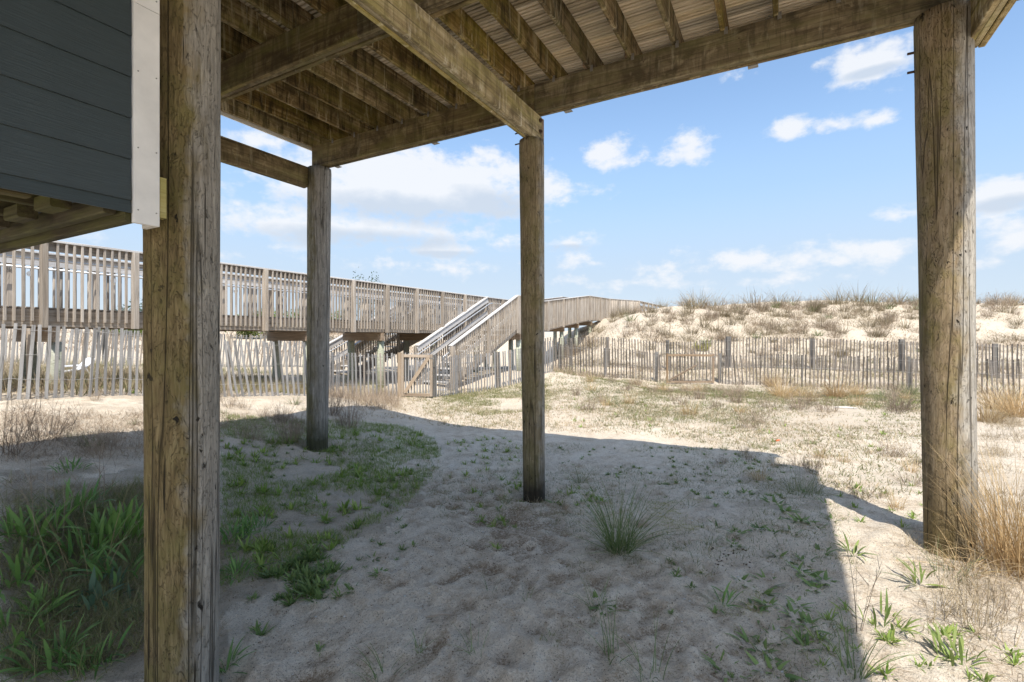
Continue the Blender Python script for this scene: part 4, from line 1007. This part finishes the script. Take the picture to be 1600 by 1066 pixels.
# individually noticed rosettes
for px, py, sc, lab in [(582, 873, 1.1, 'lone dark rosette in trodden sand, upper of two'), (592, 900, .9, 'lone dark rosette in trodden sand, lower of two'), (935, 940, 1.5, 'dark leafy heart of the wiry tuft in the shaded sand'),
                        (868, 782, 1.5, 'dark rosette at the right foot of the middle pile'), (725, 690, 1.2, 'small green rosette on pale sand left of the middle pile'),
                        (1145, 850, 1.3, 'dark twin rosette in the shade, right of the big beach grass tuft'), (1185, 830, 1.3, 'broad rosette in the shade, upper middle of the patch')]:
    pl('rosette_weed', rnd.choice(ros), px, py, sc, lab, 'weed')
spots = [(1150, 830), (1205, 832), (1250, 815), (1290, 795), (1240, 838), (1280, 868), (1250, 890), (1262, 880), (1270, 918), (1245, 942), (1205, 945), (1160, 905), (1192, 922), (1215, 870), (1170, 1000), (1185, 1010), (1130, 1035), (1262, 1010),
         (1260, 905), (1285, 912), (1225, 800), (1275, 825), (1105, 1015), (1200, 1040), (1265, 980), (1215, 1000), (1210, 790), (1165, 770), (1115, 735), (1085, 705), (1155, 722), (1120, 815), (1300, 815), (1235, 965), (1180, 945), (1200, 905)]
for i, (px, py) in enumerate(spots):
    pl('rosette_weed', ros[i % 7], px + rnd.uniform(-5, 5), py + rnd.uniform(-4, 4), rnd.uniform(1.1, 1.8), 'small dark green rosette weed in the shaded sand between the middle and right piles', 'weed', 'rosette weeds in the shaded sand')
def scatter(poly, n, seed=0, clump=0, lo=1.8, hi=45, thr=.0, fs=1.2):
    px0 = min(p[0] for p in poly); px1 = max(p[0] for p in poly); out = []
    r = np.random.default_rng(seed + 100); tries = 0; got = []
    k0, k1 = (px0 - CX) / F, (px1 - CX) / F
    # distance range from the polygon's rows
    py0 = min(p[1] for p in poly); py1 = max(p[1] for p in poly)
    mids = [ground_at((px0 + px1) / 2 if False else p[0], p[1])[1] for p in poly]
    Y0, Y1 = max(lo, min(mids) * .85), min(hi, max(mids) * 1.15)
    while len(got) < n and tries < 60:
        tries += 1; m = n * 4
        Y = np.sqrt(r.uniform(Y0 * Y0, Y1 * Y1, m)); X = r.uniform(k0, k1, m) * Y
        a, b = to_px(X, Y); ok = in_poly(a, b, poly)
        if thr > 0: ok &= fbm(X * fs, Y * fs, 3, 60 + seed) > thr + .12 * (r.random(m) - .5)
        got += list(zip(X[ok], Y[ok]))
    g = np.array(got[:n]) if got else np.zeros((0, 2)); return g
# green patch at the left middle: countable clumps + low cover
GP = [(345, 690), (470, 680), (540, 665), (660, 680), (685, 740), (640, 800), (540, 850), (440, 900), (345, 920)]
for i, (x, y) in enumerate(scatter(GP, 180, 1, thr=.40)):
    place('grass_clump', rosg[i % 5], x, y, rnd.uniform(0, 6.28), rnd.uniform(.8, 1.9), 'bright green grassy clump in the patch between the left piles', 'grass', 'bright green clumps between the left piles')
for i, (x, y) in enumerate(scatter([(380, 920), (500, 860), (570, 950), (560, 1010), (430, 1010), (370, 980)], 60, 2, thr=.35)):
    place('rosette_weed', rosb[i % 4], x, y, rnd.uniform(0, 6.28), rnd.uniform(.9, 1.6), 'dark green spiky weed in the sand right of the nearest pile', 'weed', 'spiky weeds right of the nearest pile')
for i, (x, y) in enumerate(scatter([(700, 690), (810, 680), (815, 780), (805, 840), (760, 860), (690, 800)], 70, 3, thr=.42)):
    place('grass_clump', rosg[i % 5], x, y, rnd.uniform(0, 6.28), rnd.uniform(.6, 1.25), 'small green clump in the sand just left of the middle pile', 'grass', 'green clumps left of the middle pile')
for i, (x, y) in enumerate(scatter([(862, 760), (925, 765), (950, 790), (870, 800)], 16, 4)):
    place('grass_clump', rosg[i % 5], x, y, rnd.uniform(0, 6.28), rnd.uniform(.6, 1.1), 'small green clump at the right foot of the middle pile', 'grass', 'green clumps right of the middle pile')
for i, (x, y) in enumerate(scatter([(1300, 760), (1450, 760), (1445, 850), (1330, 820)], 15, 5)):
    place('rosette_weed', rosg[i % 5], x, y, rnd.uniform(0, 6.28), rnd.uniform(.7, 1.2), 'sunlit green weed left of the right pile', 'weed', 'sunlit weeds left of the right pile')
for i, (x, y) in enumerate(scatter([(1300, 940), (1600, 1000), (1600, 1066), (1250, 1066)], 26, 6)):
    place('rosette_weed', rosg[i % 5], x, y, rnd.uniform(0, 6.28), rnd.uniform(.6, 1.15), 'green weed along the lower right shadow edge', 'weed', 'weeds along the lower right shadow edge')
for i, (x, y) in enumerate(scatter([(860, 620), (1440, 620), (1440, 700), (1240, 740), (1200, 690), (900, 670)], 60, 7)):
    place('rosette_weed', rosg[i % 5], x, y, rnd.uniform(0, 6.28), rnd.uniform(.7, 1.4), 'tiny green weed in the sunlit sand before the far fences', 'weed', 'tiny weeds in the sunlit sand')

for i, (x, y) in enumerate(scatter([(860, 690), (1200, 705), (1300, 760), (1310, 850), (1340, 1066), (1020, 1066), (1050, 850), (1000, 760), (870, 730)], 150, 8, thr=.45)):
    place('seedling', rosb[i % 4], x, y, rnd.uniform(0, 6.28), rnd.uniform(.3, .8), 'tiny low seedling dotted among the rosettes in the shaded sand', 'weed', 'seedlings in the shaded sand')
for i, (x, y) in enumerate(scatter([(345, 690), (690, 690), (680, 830), (560, 1000), (345, 1066)], 90, 9, thr=.4)):
    place('seedling', rosb[i % 4], x, y, rnd.uniform(0, 6.28), rnd.uniform(.4, .9), 'tiny low seedling in the sand right of the nearest pile', 'weed', 'seedlings right of the nearest pile')
# beach grass tufts
tuft_a = m_grass(150, .07, .22, .62, .0045, .75, 1.5, .9, M_beachg, segs=6); tuft_dry = m_grass(70, .08, .2, .5, .004, .2, .9, .6, M_beach)
x, y = ground_at(968, 858)
r0 = thing('beach_grass', 'big tuft of wiry green beach grass in the shaded sand right of the middle pile', 'grass', (x, y, gz1(x, y)))
for me, nm in ((tuft_a, 'green_blades'), (tuft_dry, 'dry_blades')):
    o = bpy.data.objects.new(nm, me); COL.objects.link(o); o.parent = r0; o.scale = (1.2, 1.2, 1.2)
def tuft(n, L0, L1, mat, lean0=.7, droop=.8, r=.05, w=.004): return m_grass(n, r, L0, L1, w, lean0, 1.52, droop, mat, segs=5)
pl('beach_grass', tuft(60, .1, .32, M_beach, .5), 905, 752, 1.0, 'grey green wiry tuft just right of the middle pile', 'grass')
pl('beach_grass', tuft(46, .1, .28, M_beach), 790, 785, .8, 'thin dry tuft left of the middle pile foot', 'grass')
pl('beach_grass', tuft(38, .15, .38, M_beachg, .4), 932, 945, .85, 'open tuft of thin blades round a dark rosette', 'grass')
pl('beach_grass', tuft(9, .12, .3, M_beachg, .6, r=.03), 768, 925, .8, 'four thin blades rising from trodden sand', 'grass')
pl('beach_grass', tuft(7, .12, .3, M_beachg, .6, r=.04), 822, 942, .75, 'few thin blades right of centre in trodden sand', 'grass')
pl('beach_grass', tuft(12, .15, .3, M_beachg, .6, r=.04, w=.006), 655, 1010, .7, 'sparse blades in the trodden sand at bottom centre', 'grass')
pl('beach_grass', tuft(20, .18, .34, M_beachg, .5, r=.09, w=.006), 600, 1056, .8, 'cluster of arching blades at the bottom left of centre', 'grass')
pl('beach_grass', tuft(10, .15, .3, M_beachg, .5, r=.05, w=.005), 745, 1020, .75, 'few arching blades at the bottom centre', 'grass')
pl('beach_grass', tuft(13, .2, .42, M_beachg, .7, r=.06, w=.006), 955, 1025, .85, 'sparse tall blades at the bottom, right of centre', 'grass')
pl('beach_grass', tuft(15, .2, .42, M_beachg, .7, r=.07, w=.007), 1015, 1056, .85, 'stiff blades at the bottom edge right of centre', 'grass')
pl('beach_grass', tuft(18, .08, .22, M_beach), 1075, 790, .9, 'faint thin tuft right of the big beach grass tuft', 'grass')
pl('beach_grass', tuft(22, .08, .2, M_beachg), 1110, 845, .8, 'thin upright blades right of the big beach grass tuft', 'grass')
pl('beach_grass', tuft(130, .14, .36, M_beach, .25, .6, r=.12), 1255, 772, 1.15, 'spreading olive tuft on the edge of the deck shadow', 'grass')
pl('beach_grass', tuft(80, .12, .34, M_twigl, .4, .4, r=.09), 1425, 758, 1.0, 'dry brownish tuft in sun left of the right pile', 'grass')
pl('beach_grass', tuft(46, .2, .42, M_beachg, .5, r=.10), 1480, 900, .8, 'green blades at the foot of the right pile', 'grass')
pl('beach_grass', tuft(20, .2, .42, M_beachg, .7, r=.05, w=.006), 1330, 1050, 1.0, 'upright green blades on the lower right shadow edge', 'grass')
# tall straw by the right pile
straw = m_grass(170, .17, .35, .92, .006, 1.2, 1.54, .75, M_strawo, segs=7)
straw2 = m_grass(90, .16, .15, .5, .005, .5, 1.4, 1.2, M_straw, segs=6)
for px, py, sc, rt, lab in ((1572, 880, 1.0, .3, 'tall golden dry grass right of the right pile'), (1612, 900, 1.05, 2.1, 'tall golden dry grass cut by the right picture edge')):
    x, y = ground_at(px, py); r1 = thing('dry_grass', lab, 'grass', (x, y, gz1(x, y)))
    for me, nm in ((straw, 'stems'), (straw2, 'bent_blades')):
        o = bpy.data.objects.new(nm, me); COL.objects.link(o); o.parent = r1; o.scale = (sc,) * 3; o.rotation_euler = (0, 0, rt)
pl('dry_grass', m_grass(70, .1, .15, .5, .006, .3, 1.3, 1.1, M_straw), 1510, 890, .8, 'pale bent straw over the foot of the right pile', 'grass')
pl('dry_grass', m_twigs(40, .12, .2, .5, .004, M_dry), 1520, 985, .8, 'thin brown dry weeds in sun at the lower right', 'grass')
pl('dry_grass', m_twigs(34, .12, .2, .45, .004, M_twigl), 1570, 960, .8, 'pale dry weed below the golden grass', 'grass')
pl('dry_grass', m_twigs(6, .03, .35, .6, .006, M_twig, 3, (1.3, 1.55)), 1338, 985, .9, 'tall thin brown stalk standing on the shadow edge', 'grass')
pl('dry_grass', m_grass(16, .3, .4, .8, .005, 1.0, 1.5, .4, M_straw), 140, 900, .9, 'pale dry stalks through the left leafy clumps', 'grass')
pl('dry_grass', m_twigs(7, .12, .4, .8, .005, M_twigl, 3, (1.1, 1.5)), 85, 850, .9, 'thin bare stalks between the left leafy clumps', 'grass')
pl('dry_grass', m_twigs(5, .05, .5, .75, .006, M_twig, 5, (1.2, 1.5)), 158, 800, .9, 'dark seed stalks above the left leafy clumps', 'grass')
for (px, py, sc, lab) in ((10, 705, 1.0, 'bare grey bush at the left picture edge in the far shade'), (70, 690, .8, 'small bare bush left in front of the sand fence'), (545, 668, .95, 'bare brown bush right of the far left pile'),
                          (520, 650, .8, 'bare brown bush behind the far left pile'), (455, 690, .8, 'low brown bush left of the far left pile'), (440, 660, .6, 'thin bare bush before the left sand fence'),
                          (900, 618, .55, 'small brown bush in the sun, right of the middle pile'), (1150, 628, .85, 'grey brown bush before the far fence, right of the far gate'), (1125, 612, .6, 'thin grey bush at the right post of the far gate'), (1400, 612, .75, 'bare grey bush left of the right pile before the low fence')):
    pl('dry_bush', m_twigs(90 if px > 100 else 70, .13 if px > 100 else .22, .22, .62, .0055, M_twig if rnd.random() < .6 else M_twigl, 5, (.7, 1.5)), px, py, sc, lab, 'bush')
for (px, py, sc, mt, lab) in ((1222, 620, .95, M_straw, 'fan of golden straw grass before the low far fence'), (1306, 622, .9, M_strawo, 'orange straw tuft before the low far fence'), (1340, 617, .6, M_straw, 'small straw tuft right of the orange one'),
                              (1205, 605, .7, M_strawo, 'low straw tuft left of the golden fan'), (1060, 598, .6, M_twigl, 'pinkish dry tuft left of the far gate'), (1420, 618, .6, M_beach, 'grey green tuft left of the right pile'),
                              (1560, 640, .9, M_straw, 'straw tuft right of the right pile, beneath the fence'), (1590, 650, .9, M_strawo, 'orange straw tuft at the right edge beneath the fence'), (1545, 660, .7, M_straw, 'short straw tuft touching the right pile outline')):
    pl('dry_grass', m_grass(230, .16, .25, .85, .009, .6, 1.5, .7, mt), px, py, sc * 1.3, lab, 'grass')
for (px, py, sc, lab) in ((1372, 638, 1.5, 'bright green weed on the sunlit sand, left of the right pile'), (1428, 632, 2.1, 'bright green clump touching the right pile, before the fence'), (1580, 650, 2.2, 'bright green clump right of the right pile'), (912, 580, 2.4, 'spiky green plant against the low fence'),
                          (600, 612, 1.5, 'green weed at the fence foot left of the gate'), (210, 615, 1.6, 'green weed at the left sand fence foot beside the nearest pile'), (1100, 632, 1.8, 'green weed in the grass before the far gate')):
    pl('leafy_weed', rosg[rnd.randrange(5)], px, py, sc, lab, 'weed')

stm = [m_grass(90, .09, .12, .45, .006, .5, 1.5, .7, M_straw), m_twigs(50, .1, .12, .4, .005, M_twigl, 4), m_grass(70, .08, .1, .34, .006, .4, 1.5, .8, M_beach), m_twigs(50, .12, .1, .3, .005, M_twig, 4)]
for i, (x, y) in enumerate(scatter([(870, 592), (1440, 615), (1440, 650), (1300, 650), (1180, 670), (900, 640)], 85, 12)):
    place('dry_tuft', stm[i % 4], x, y, rnd.uniform(0, 6.28), rnd.uniform(.6, 1.4), 'small dry tuft on the grassy strip in front of the far fences', 'grass', 'dry tufts on the grassy strip')
for i, (x, y) in enumerate(scatter([(0, 625), (480, 625), (480, 690), (0, 730)], 30, 13)):
    place('dry_tuft', stm[1 + i % 3], x, y, rnd.uniform(0, 6.28), rnd.uniform(.4, .9), 'small dry tuft on the sand between the left sand fence and the shade', 'grass', 'dry tufts before the left sand fence')
for i, (x, y) in enumerate(scatter([(1100, 700), (1440, 700), (1440, 800), (1330, 800), (1230, 760), (1150, 760)], 22, 14)):
    place('dry_tuft', stm[i % 4], x, y, rnd.uniform(0, 6.28), rnd.uniform(.3, .7), 'small dry tuft on the sand around the notched shadow edge', 'grass', 'dry tufts around the shadow edge')
# ------------------------------------------------------------------ dune tufts (individuals)
dt = [m_grass(80, .16, .2, .75, .011, .6, 1.5, .6, M_dunetuft, segs=3) for _ in range(5)] + [m_twigs(60, .2, .15, .55, .010, M_twigl, 4) for _ in range(3)]
dtg = [m_grass(60, .16, .2, .5, .014, .5, 1.5, .6, M_beachg, segs=3)]
pts = []
crest = [(1065 + 12 * i + rnd.uniform(-6, 6)) for i in range(46)]
for px in crest:
    Y = 28.3 + rnd.uniform(-.8, .9); pts.append(((px - CX) / F * Y, Y, rnd.choice((.7, 1.0, 1.3, 1.75))))
g = scatter([(960, 490), (1060, 482), (1200, 478), (1600, 472), (1600, 560), (860, 560), (930, 520)], 255, 11, lo=18, hi=30)
for x, y in g: pts.append((x, y, rnd.uniform(.6, 1.3) * (.8 if y < 22 else 1)))
for (px, Y, s) in ((985, 25.5, 1.25), (1000, 24, .9), (1045, 25, 1.0), (1075, 26.5, 1.5), (1085, 27.5, 1.7), (1110, 25.5, 1.3), (1100, 24.5, 1.3), (930, 27.5, 1.1), (960, 29, 1.1), (1020, 27, 1.0), (1035, 29, 1.1), (975, 29.5, 1.2), (1270, 27, 1.4), (1490, 27, 1.3), (1560, 27, 1.6)):
    pts.append(((px - CX) / F * Y, Y, s))
for i, (x, y, s) in enumerate(pts):
    right = x / y > (1450 - CX) / F; up = y > 27
    if up and right: lab, gr = 'dry grass tuft on the dune crest to the right of the right pile', 'dry tufts on the dune crest right of the right pile'
    elif up and x / y > (1260 - CX) / F: lab, gr = 'dry grass tuft on the dune crest against the sky, just left of the right pile', 'dry tufts on the dune crest left of the right pile'
    elif up and x / y > (1060 - CX) / F: lab, gr = 'dry grass tuft on the left end of the dune crest, above the far gate', 'dry tufts on the left end of the dune crest'
    elif x / y < (1065 - CX) / F: lab, gr = 'dry brown grass tuft on the pale mound where the boardwalk meets the dune', 'dry tufts on the boardwalk mound'
    elif right: lab, gr = 'dry brown grass tuft on the dune face, to the right of the right pile', 'dry tufts on the dune face right of the right pile'
    else: lab, gr = 'dry brown grass tuft on the dune face behind the fences, left of the right pile', 'dry tufts on the dune face'
    place('dune_grass_tuft', dtg[0] if rnd.random() < .07 else rnd.choice(dt), x, y, rnd.uniform(0, 6.28), s * 1.15, lab, 'grass', gr)
x, y = ground_at(1083, 535); place('yellow_shrub', m_twigs(70, .25, .2, .5, .03, M_yel, 4), x, 21.5, 0, 1.0, 'yellow green bush just behind the rear fence above the far gate', 'bush')
# creeping scrub on the dune face
def cover(name, label, poly, n, seed, L, w, mat, thr=0, fs=1.2, el=(.1, 1.3), droop=.5, segs=2, prof=P_BLADE, per=5, rad=.03, lo=1.8, hi=45, cat='ground cover'):
    g = scatter(poly, n, seed, thr=thr, fs=fs, lo=lo, hi=hi)
    if not len(g): return
    r = np.random.default_rng(seed); g = np.repeat(g, per, axis=0); m = len(g)
    g = g + r.normal(0, rad, (m, 2)); z = gz(g[:, 0], g[:, 1]) - .006
    b = np.column_stack([g, z]); me = strips_mesh(name, strips(b, r.uniform(0, 6.28, m), r.uniform(L[0], L[1], m), r.uniform(w * .6, w * 1.2, m), r.uniform(el[0], el[1], m), r.uniform(0, droop, m), segs, prof, r.uniform(-1, 1, m)), mat)
    o = link(name, me); tag(o, label, cat, None, 'stuff'); return o
cover('dune_scrub', 'dry creeping scrub in bands over the face of the dune', [(900, 520), (1060, 490), (1600, 480), (1600, 600), (860, 590)], 4200, 21, (.08, .24), .017, M_dunetuft, thr=.45, fs=1.1, el=(.1, 1.2), per=6, rad=.16, lo=17, hi=30)
cover('dune_scrub', 'pale straw litter scattered over the dune face', [(900, 520), (1060, 490), (1600, 480), (1600, 600), (860, 590)], 1500, 22, (.06, .2), .014, M_twigl, thr=.45, fs=1.0, el=(.05, .8), per=6, rad=.14, lo=17, hi=30)
cover('low_grass', 'fine bright green grass in the patch between the left piles', [(345, 650), (560, 660), (680, 670), (690, 730), (620, 800), (520, 860), (420, 900), (345, 920)], 6500, 23, (.025, .08), .004, M_green, thr=.42, fs=1.6, el=(.7, 1.5), per=5, rad=.02)
cover('low_grass', 'thin yellowish grass thatch in the shade at the left', [(0, 760), (230, 760), (345, 800), (430, 900), (340, 1000), (0, 1066)], 4200, 24, (.04, .16), .003, M_dry, thr=.36, el=(.05, .8), per=5, rad=.03)
cover('low_grass', 'fine green and olive blades in the shade left of the nearest pile', [(0, 740), (235, 740), (235, 1066), (0, 1066)], 1500, 25, (.06, .2), .004, M_mixg, thr=.46, el=(.5, 1.4), per=5, rad=.03)
cover('low_grass', 'tiny dry and green growth over the shaded sand at the far left', [(0, 640), (480, 650), (480, 700), (345, 720), (0, 760)], 2600, 26, (.03, .12), .005, M_twigl, thr=.44, el=(.1, 1.3), per=5, rad=.04)
cover('low_growth', 'olive and yellow low growth on the sunlit strip before the far fences', [(860, 585), (1040, 600), (1450, 615), (1450, 640), (1330, 650), (1200, 640), (1180, 665), (1000, 660), (920, 635), (860, 625)], 7500, 27, (.03, .11), .009, M_mixg, thr=.40, fs=.7, el=(.2, 1.4), per=6, rad=.06)
cover('low_growth', 'sparse dry specks of growth over the sunlit sand', [(560, 615), (860, 600), (1450, 620), (1450, 780), (1340, 790), (1220, 710), (1000, 680), (700, 665), (560, 650)], 7500, 28, (.03, .10), .009, M_dry, thr=.42, fs=1.0, el=(.1, 1.3), per=5, rad=.05)
cover('low_growth', 'sparse olive specks of growth over the sunlit sand', [(620, 615), (860, 600), (1450, 620), (1450, 780), (1340, 790), (1220, 710), (1000, 680), (700, 665)], 6500, 29, (.025, .085), .009, M_mixg, thr=.44, fs=.9, el=(.3, 1.4), per=5, rad=.04)
cover('low_growth', 'grassy growth on the bank in front of the stairs fence', [(690, 620), (815, 598), (860, 590), (860, 640), (760, 650), (690, 640)], 2400, 30, (.03, .10), .008, M_mixg, thr=.40, fs=1.2, el=(.4, 1.4), per=6, rad=.05)
cover('low_growth', 'small mixed growth and dead leaves over the shaded sand', [(640, 690), (1200, 700), (1320, 800), (1360, 1066), (900, 1066), (680, 800)], 4200, 31, (.015, .06), .004, M_mixg, thr=.46, fs=1.4, el=(.2, 1.3), per=5, rad=.04)
cover('litter', 'brown scraps of dead stems lying on the sand', [(0, 640), (1600, 640), (1600, 1066), (0, 1066)], 2600, 32, (.012, .05), .003, M_twig, thr=.40, fs=1.0, el=(-.02, .2), per=3, rad=.06, droop=.1)
for (hx, hy, seed) in ((.234, 5.13, 71), (3.13, 3.52, 72), (-2.65, 6.73, 73)):
    px_, py_ = to_px(np.array([hx]), np.array([hy])); px_, py_ = float(px_[0]), float(py_[0]); wq = 330 / hy
    cover('pile_foot_litter', {71: 'dead stems and bits caught round the foot of the middle pile', 72: 'dead stems and bits caught round the foot of the right pile', 73: 'dead stems and bits caught round the foot of the far left pile'}[seed],
          [(px_ - wq, py_ - wq * .35), (px_ + wq, py_ - wq * .35), (px_ + wq, py_ + wq * .4), (px_ - wq, py_ + wq * .4)], 130, seed, (.03, .14), .004, M_dry, el=(0, 1.2), per=4, rad=.04)
cover('sand_grit', 'dark brown grit and bits lying in the trodden shaded sand', [(340, 700), (700, 690), (1200, 700), (1310, 780), (1370, 1066), (340, 1066)], 9000, 51, (.005, .014), .007, M_gritd, thr=.47, fs=2.6, el=(-.3, .5), per=6, rad=.035, droop=.1, segs=1, prof=lambda v: .8)
cover('sand_grit', 'coarse brown grit in the trodden sand at the bottom', [(340, 800), (800, 780), (1000, 1066), (340, 1066)], 6000, 52, (.005, .015), .008, M_gritb, thr=.46, fs=3.2, el=(-.3, .5), per=8, rad=.03, droop=.1, segs=1, prof=lambda v: .8)
cover('yellow_moss', 'yellow moss patches in sand between the big tuft and the rosettes', [(1010, 785), (1100, 780), (1110, 830), (1060, 860), (1180, 880), (1200, 960), (1080, 960), (1020, 850)], 900, 33, (.008, .025), .003, M_yel, thr=.52, fs=2.2, el=(.3, 1.5), per=6, rad=.02)
cover('dry_weeds', 'thick dry weeds behind the left sand fence', [(-100, 560), (250, 560), (480, 570), (480, 618), (-100, 618)], 1700, 34, (.12, .42), .008, M_dry, el=(.6, 1.5), per=7, rad=.06, lo=7.0, hi=13, thr=.3)
cover('dry_weeds', 'olive weeds mixed in behind the left sand fence', [(-100, 570), (250, 560), (600, 575), (600, 618), (-100, 618)], 900, 35, (.10, .34), .010, M_mixg, el=(.7, 1.5), per=7, rad=.06, lo=7.2, hi=15, thr=.3)
cover('dry_weeds', 'pale dry weeds along the fence left of the gate', [(500, 600), (625, 605), (625, 640), (500, 650)], 520, 36, (.1, .40), .006, M_twigl, el=(.8, 1.5), per=6, rad=.05, lo=9, hi=13.5)
cover('dry_weeds', 'dry weeds and green blades around the far fences', [(860, 560), (1600, 565), (1600, 640), (1450, 615), (1040, 600), (860, 585)], 1500, 37, (.08, .34), .010, M_twigl, el=(.6, 1.5), per=6, rad=.08, lo=12, hi=20, thr=.38)
cover('dry_weeds', 'olive weeds around the far fences', [(860, 560), (1600, 565), (1600, 640), (1450, 615), (1040, 600), (860, 585)], 900, 38, (.06, .26), .012, M_mixg, el=(.6, 1.5), per=6, rad=.08, lo=12, hi=20, thr=.4)
cover('dry_weeds', 'dry weeds and stems right of the right pile in sun', [(1540, 650), (1600, 640), (1600, 1066), (1450, 1000), (1500, 880)], 700, 39, (.05, .25), .004, M_dry, el=(.3, 1.4), per=5, rad=.05, thr=.36)

# ------------------------------------------------------------------ small things on the sand
x, y = ground_at(1212, 690)
o = bar('litter_scrap', (x, y, gz1(x, y) + .012), (x + .07, y + .03, gz1(x, y) + .02), .03, .012, M_orange); tag(o, 'tiny bright orange plastic scrap on the sunlit sand', 'litter')
x, y = ground_at(1305, 640)
o = tube('driftwood', [(x, y, gz1(x, y) + .02), (x + .2, y - .02, gz1(x + .2, y) + .015), (x + .42, y - .06, gz1(x + .42, y) + .01)], [.016, .02, .01], M_shell, None, 8); tag(o, 'pale driftwood stick lying on the sand before the low fence', 'driftwood')
x, y = ground_at(665, 965)
o = tube('dry_stalk', [(x, y, gz1(x, y) + .008), (x + .08, y, gz1(x + .08, y) + .012), (x + .17, y - .003, gz1(x + .17, y) + .008)], [.003, .004, .002], M_gatew, None, 6); tag(o, 'pale stalk lying flat on the trodden sand', 'stalk')
pb = []
g = scatter([(1110, 855), (1170, 855), (1175, 885), (1115, 890)], 28, 41)
for x, y in g:
    z = gz1(x, y) + .003; s = rnd.uniform(.003, .006); pb.append(((x - s, y, z), (x + s, y, z), s * 1.4, s))
o = link('pebbles', boxes_mesh('pebbles', pb, M_rust)); tag(o, 'scatter of small dark droppings on the sand right of the big tuft', 'pebbles', None, 'stuff')
pb = []
for x, y in scatter([(400, 700), (1400, 700), (1400, 1066), (400, 1066)], 260, 42):
    z = gz1(x, y) + .002; s = rnd.uniform(.003, .007); pb.append(((x - s, y, z), (x + s, y + s * .5, z), s * 1.3, s * .6))
o = link('shell_bits', boxes_mesh('shell_bits', pb, M_shell)); tag(o, 'small pale shell bits strewn on the shaded sand', 'shells', None, 'stuff')

# white beach chairs stored behind the boardwalk
def beach_chair(x, y, rot, label):
    z = gz1(x, y); r = thing('beach_chair', label, 'chair', (x, y, z)); c, s = math.cos(rot), math.sin(rot)
    def q(u, v, w): return Vector((x + (c * u - s * v) * .8, y + (s * u + c * v) * .8, z + w * .42))
    for k in range(4): bar('seat_slat', q(-.22 + .13 * k, -.25, .28 - .03 * k), q(-.22 + .13 * k, .25, .28 - .03 * k), .11, .015, M_white, r)
    for k in range(4): bar('back_slat', q(-.28, -.2 + .13 * k, .26), q(-.55, -.2 + .13 * k, .95 - .03 * abs(k - 1.5)), .11, .015, M_white, r, up=(c, s, 0))
    for v in (-.28, .28):
        bar('arm', q(-.35, v, .52), q(.3, v, .5), .09, .02, M_white, r); bar('leg', q(.25, v, 0), q(.25, v, .5), .06, .03, M_white, r); bar('leg', q(-.4, v, 0), q(-.25, v, .5), .06, .03, M_white, r)
beach_chair(-10.75, 11.9, -2.0, 'low white plastic beach chair glimpsed through the left sand fence')

# shrubs and tree beyond the boardwalk
def shrub_mesh(n, rx, rz, mat, leaf=.05, seed=0):
    r = np.random.default_rng(seed); lob = r.normal(0, 1, (9, 3)) * (rx * .45, rx * .45, rz * .25) + (0, 0, rz * .5)
    c = lob[r.integers(0, 9, n)]; d = r.normal(0, 1, (n, 3)); d /= np.linalg.norm(d, axis=1)[:, None]
    p = c + d * (r.random(n) ** .4)[:, None] * (rx * .42, rx * .42, rz * .34); p[:, 2] = np.abs(p[:, 2])
    return strips_mesh('foliage', strips(p, r.uniform(0, 6.28, n), r.uniform(leaf, leaf * 2.4, n), r.uniform(leaf * .4, leaf * .8, n), r.uniform(-.4, 1.4, n), r.uniform(0, .8, n), 2, P_LEAF, r.uniform(-1, 1, n)), mat)
def shrub(name, px, Y, topy, rx, mat, label, cat, seed):
    x = (px - CX) / F * Y; g = gz1(x, Y); H = EYE + (HY - topy) / F * Y - g
    root = thing(name, label, cat, (x, Y, g))
    o = link('foliage', shrub_mesh(2600 if cat == 'shrub' else 1500, rx, H * .95, mat, .07, seed), None, root, Matrix.Translation(Vector((x, Y, g + .02))))
    for k in range(4):
        a = rnd.uniform(0, 6.28); tube('stem' if cat == 'shrub' else 'trunk', [Vector((x, Y, g - .1)), Vector((x + .15 * rx * math.cos(a), Y + .15 * rx * math.sin(a), g + H * .35)), Vector((x + .4 * rx * math.cos(a), Y + .4 * rx * math.sin(a), g + H * .7))], [.05, .035, .015], M_pile['two'], root, 6)
shrub('green_shrub', 190, 22, 500, 1.3, M_shrubg, 'yellow green shrub beyond the boardwalk left of the nearest pile', 'shrub', 51)
shrub('green_shrub', 238, 23, 497, 1.2, M_shrubg, 'yellow green shrub partly behind the nearest pile', 'shrub', 52)
shrub('green_shrub', 385, 24, 500, 1.1, M_shrubg, 'light green shrub seen under the boardwalk right of the nearest pile', 'shrub', 53)
shrub('green_shrub', 430, 26, 488, 1.6, M_shrubg, 'light green shrub seen between the pickets, left of the far left pile', 'shrub', 54)
shrub('green_shrub', 500, 27, 490, 1.3, M_shrubg, 'light green shrub behind the far left pile', 'shrub', 55)
shrub('dark_tree', 572, 27, 440, 1.1, M_pine, 'dark green treetop showing just over the boardwalk rail', 'tree', 56)
shrub('dark_tree', 205, 27, 470, .9, M_pine, 'dark shrubby tree seen through the pickets by the nearest pile', 'tree', 57)
cover('dry_weeds', 'tan scrub on the low dune beyond the boardwalk', [(-200, 515), (700, 518), (700, 560), (-200, 560)], 1800, 61, (.1, .4), .03, M_twigl, el=(.4, 1.5), per=6, rad=.15, lo=16, hi=34, thr=.42, fs=.6)

print('objects', len(bpy.data.objects))
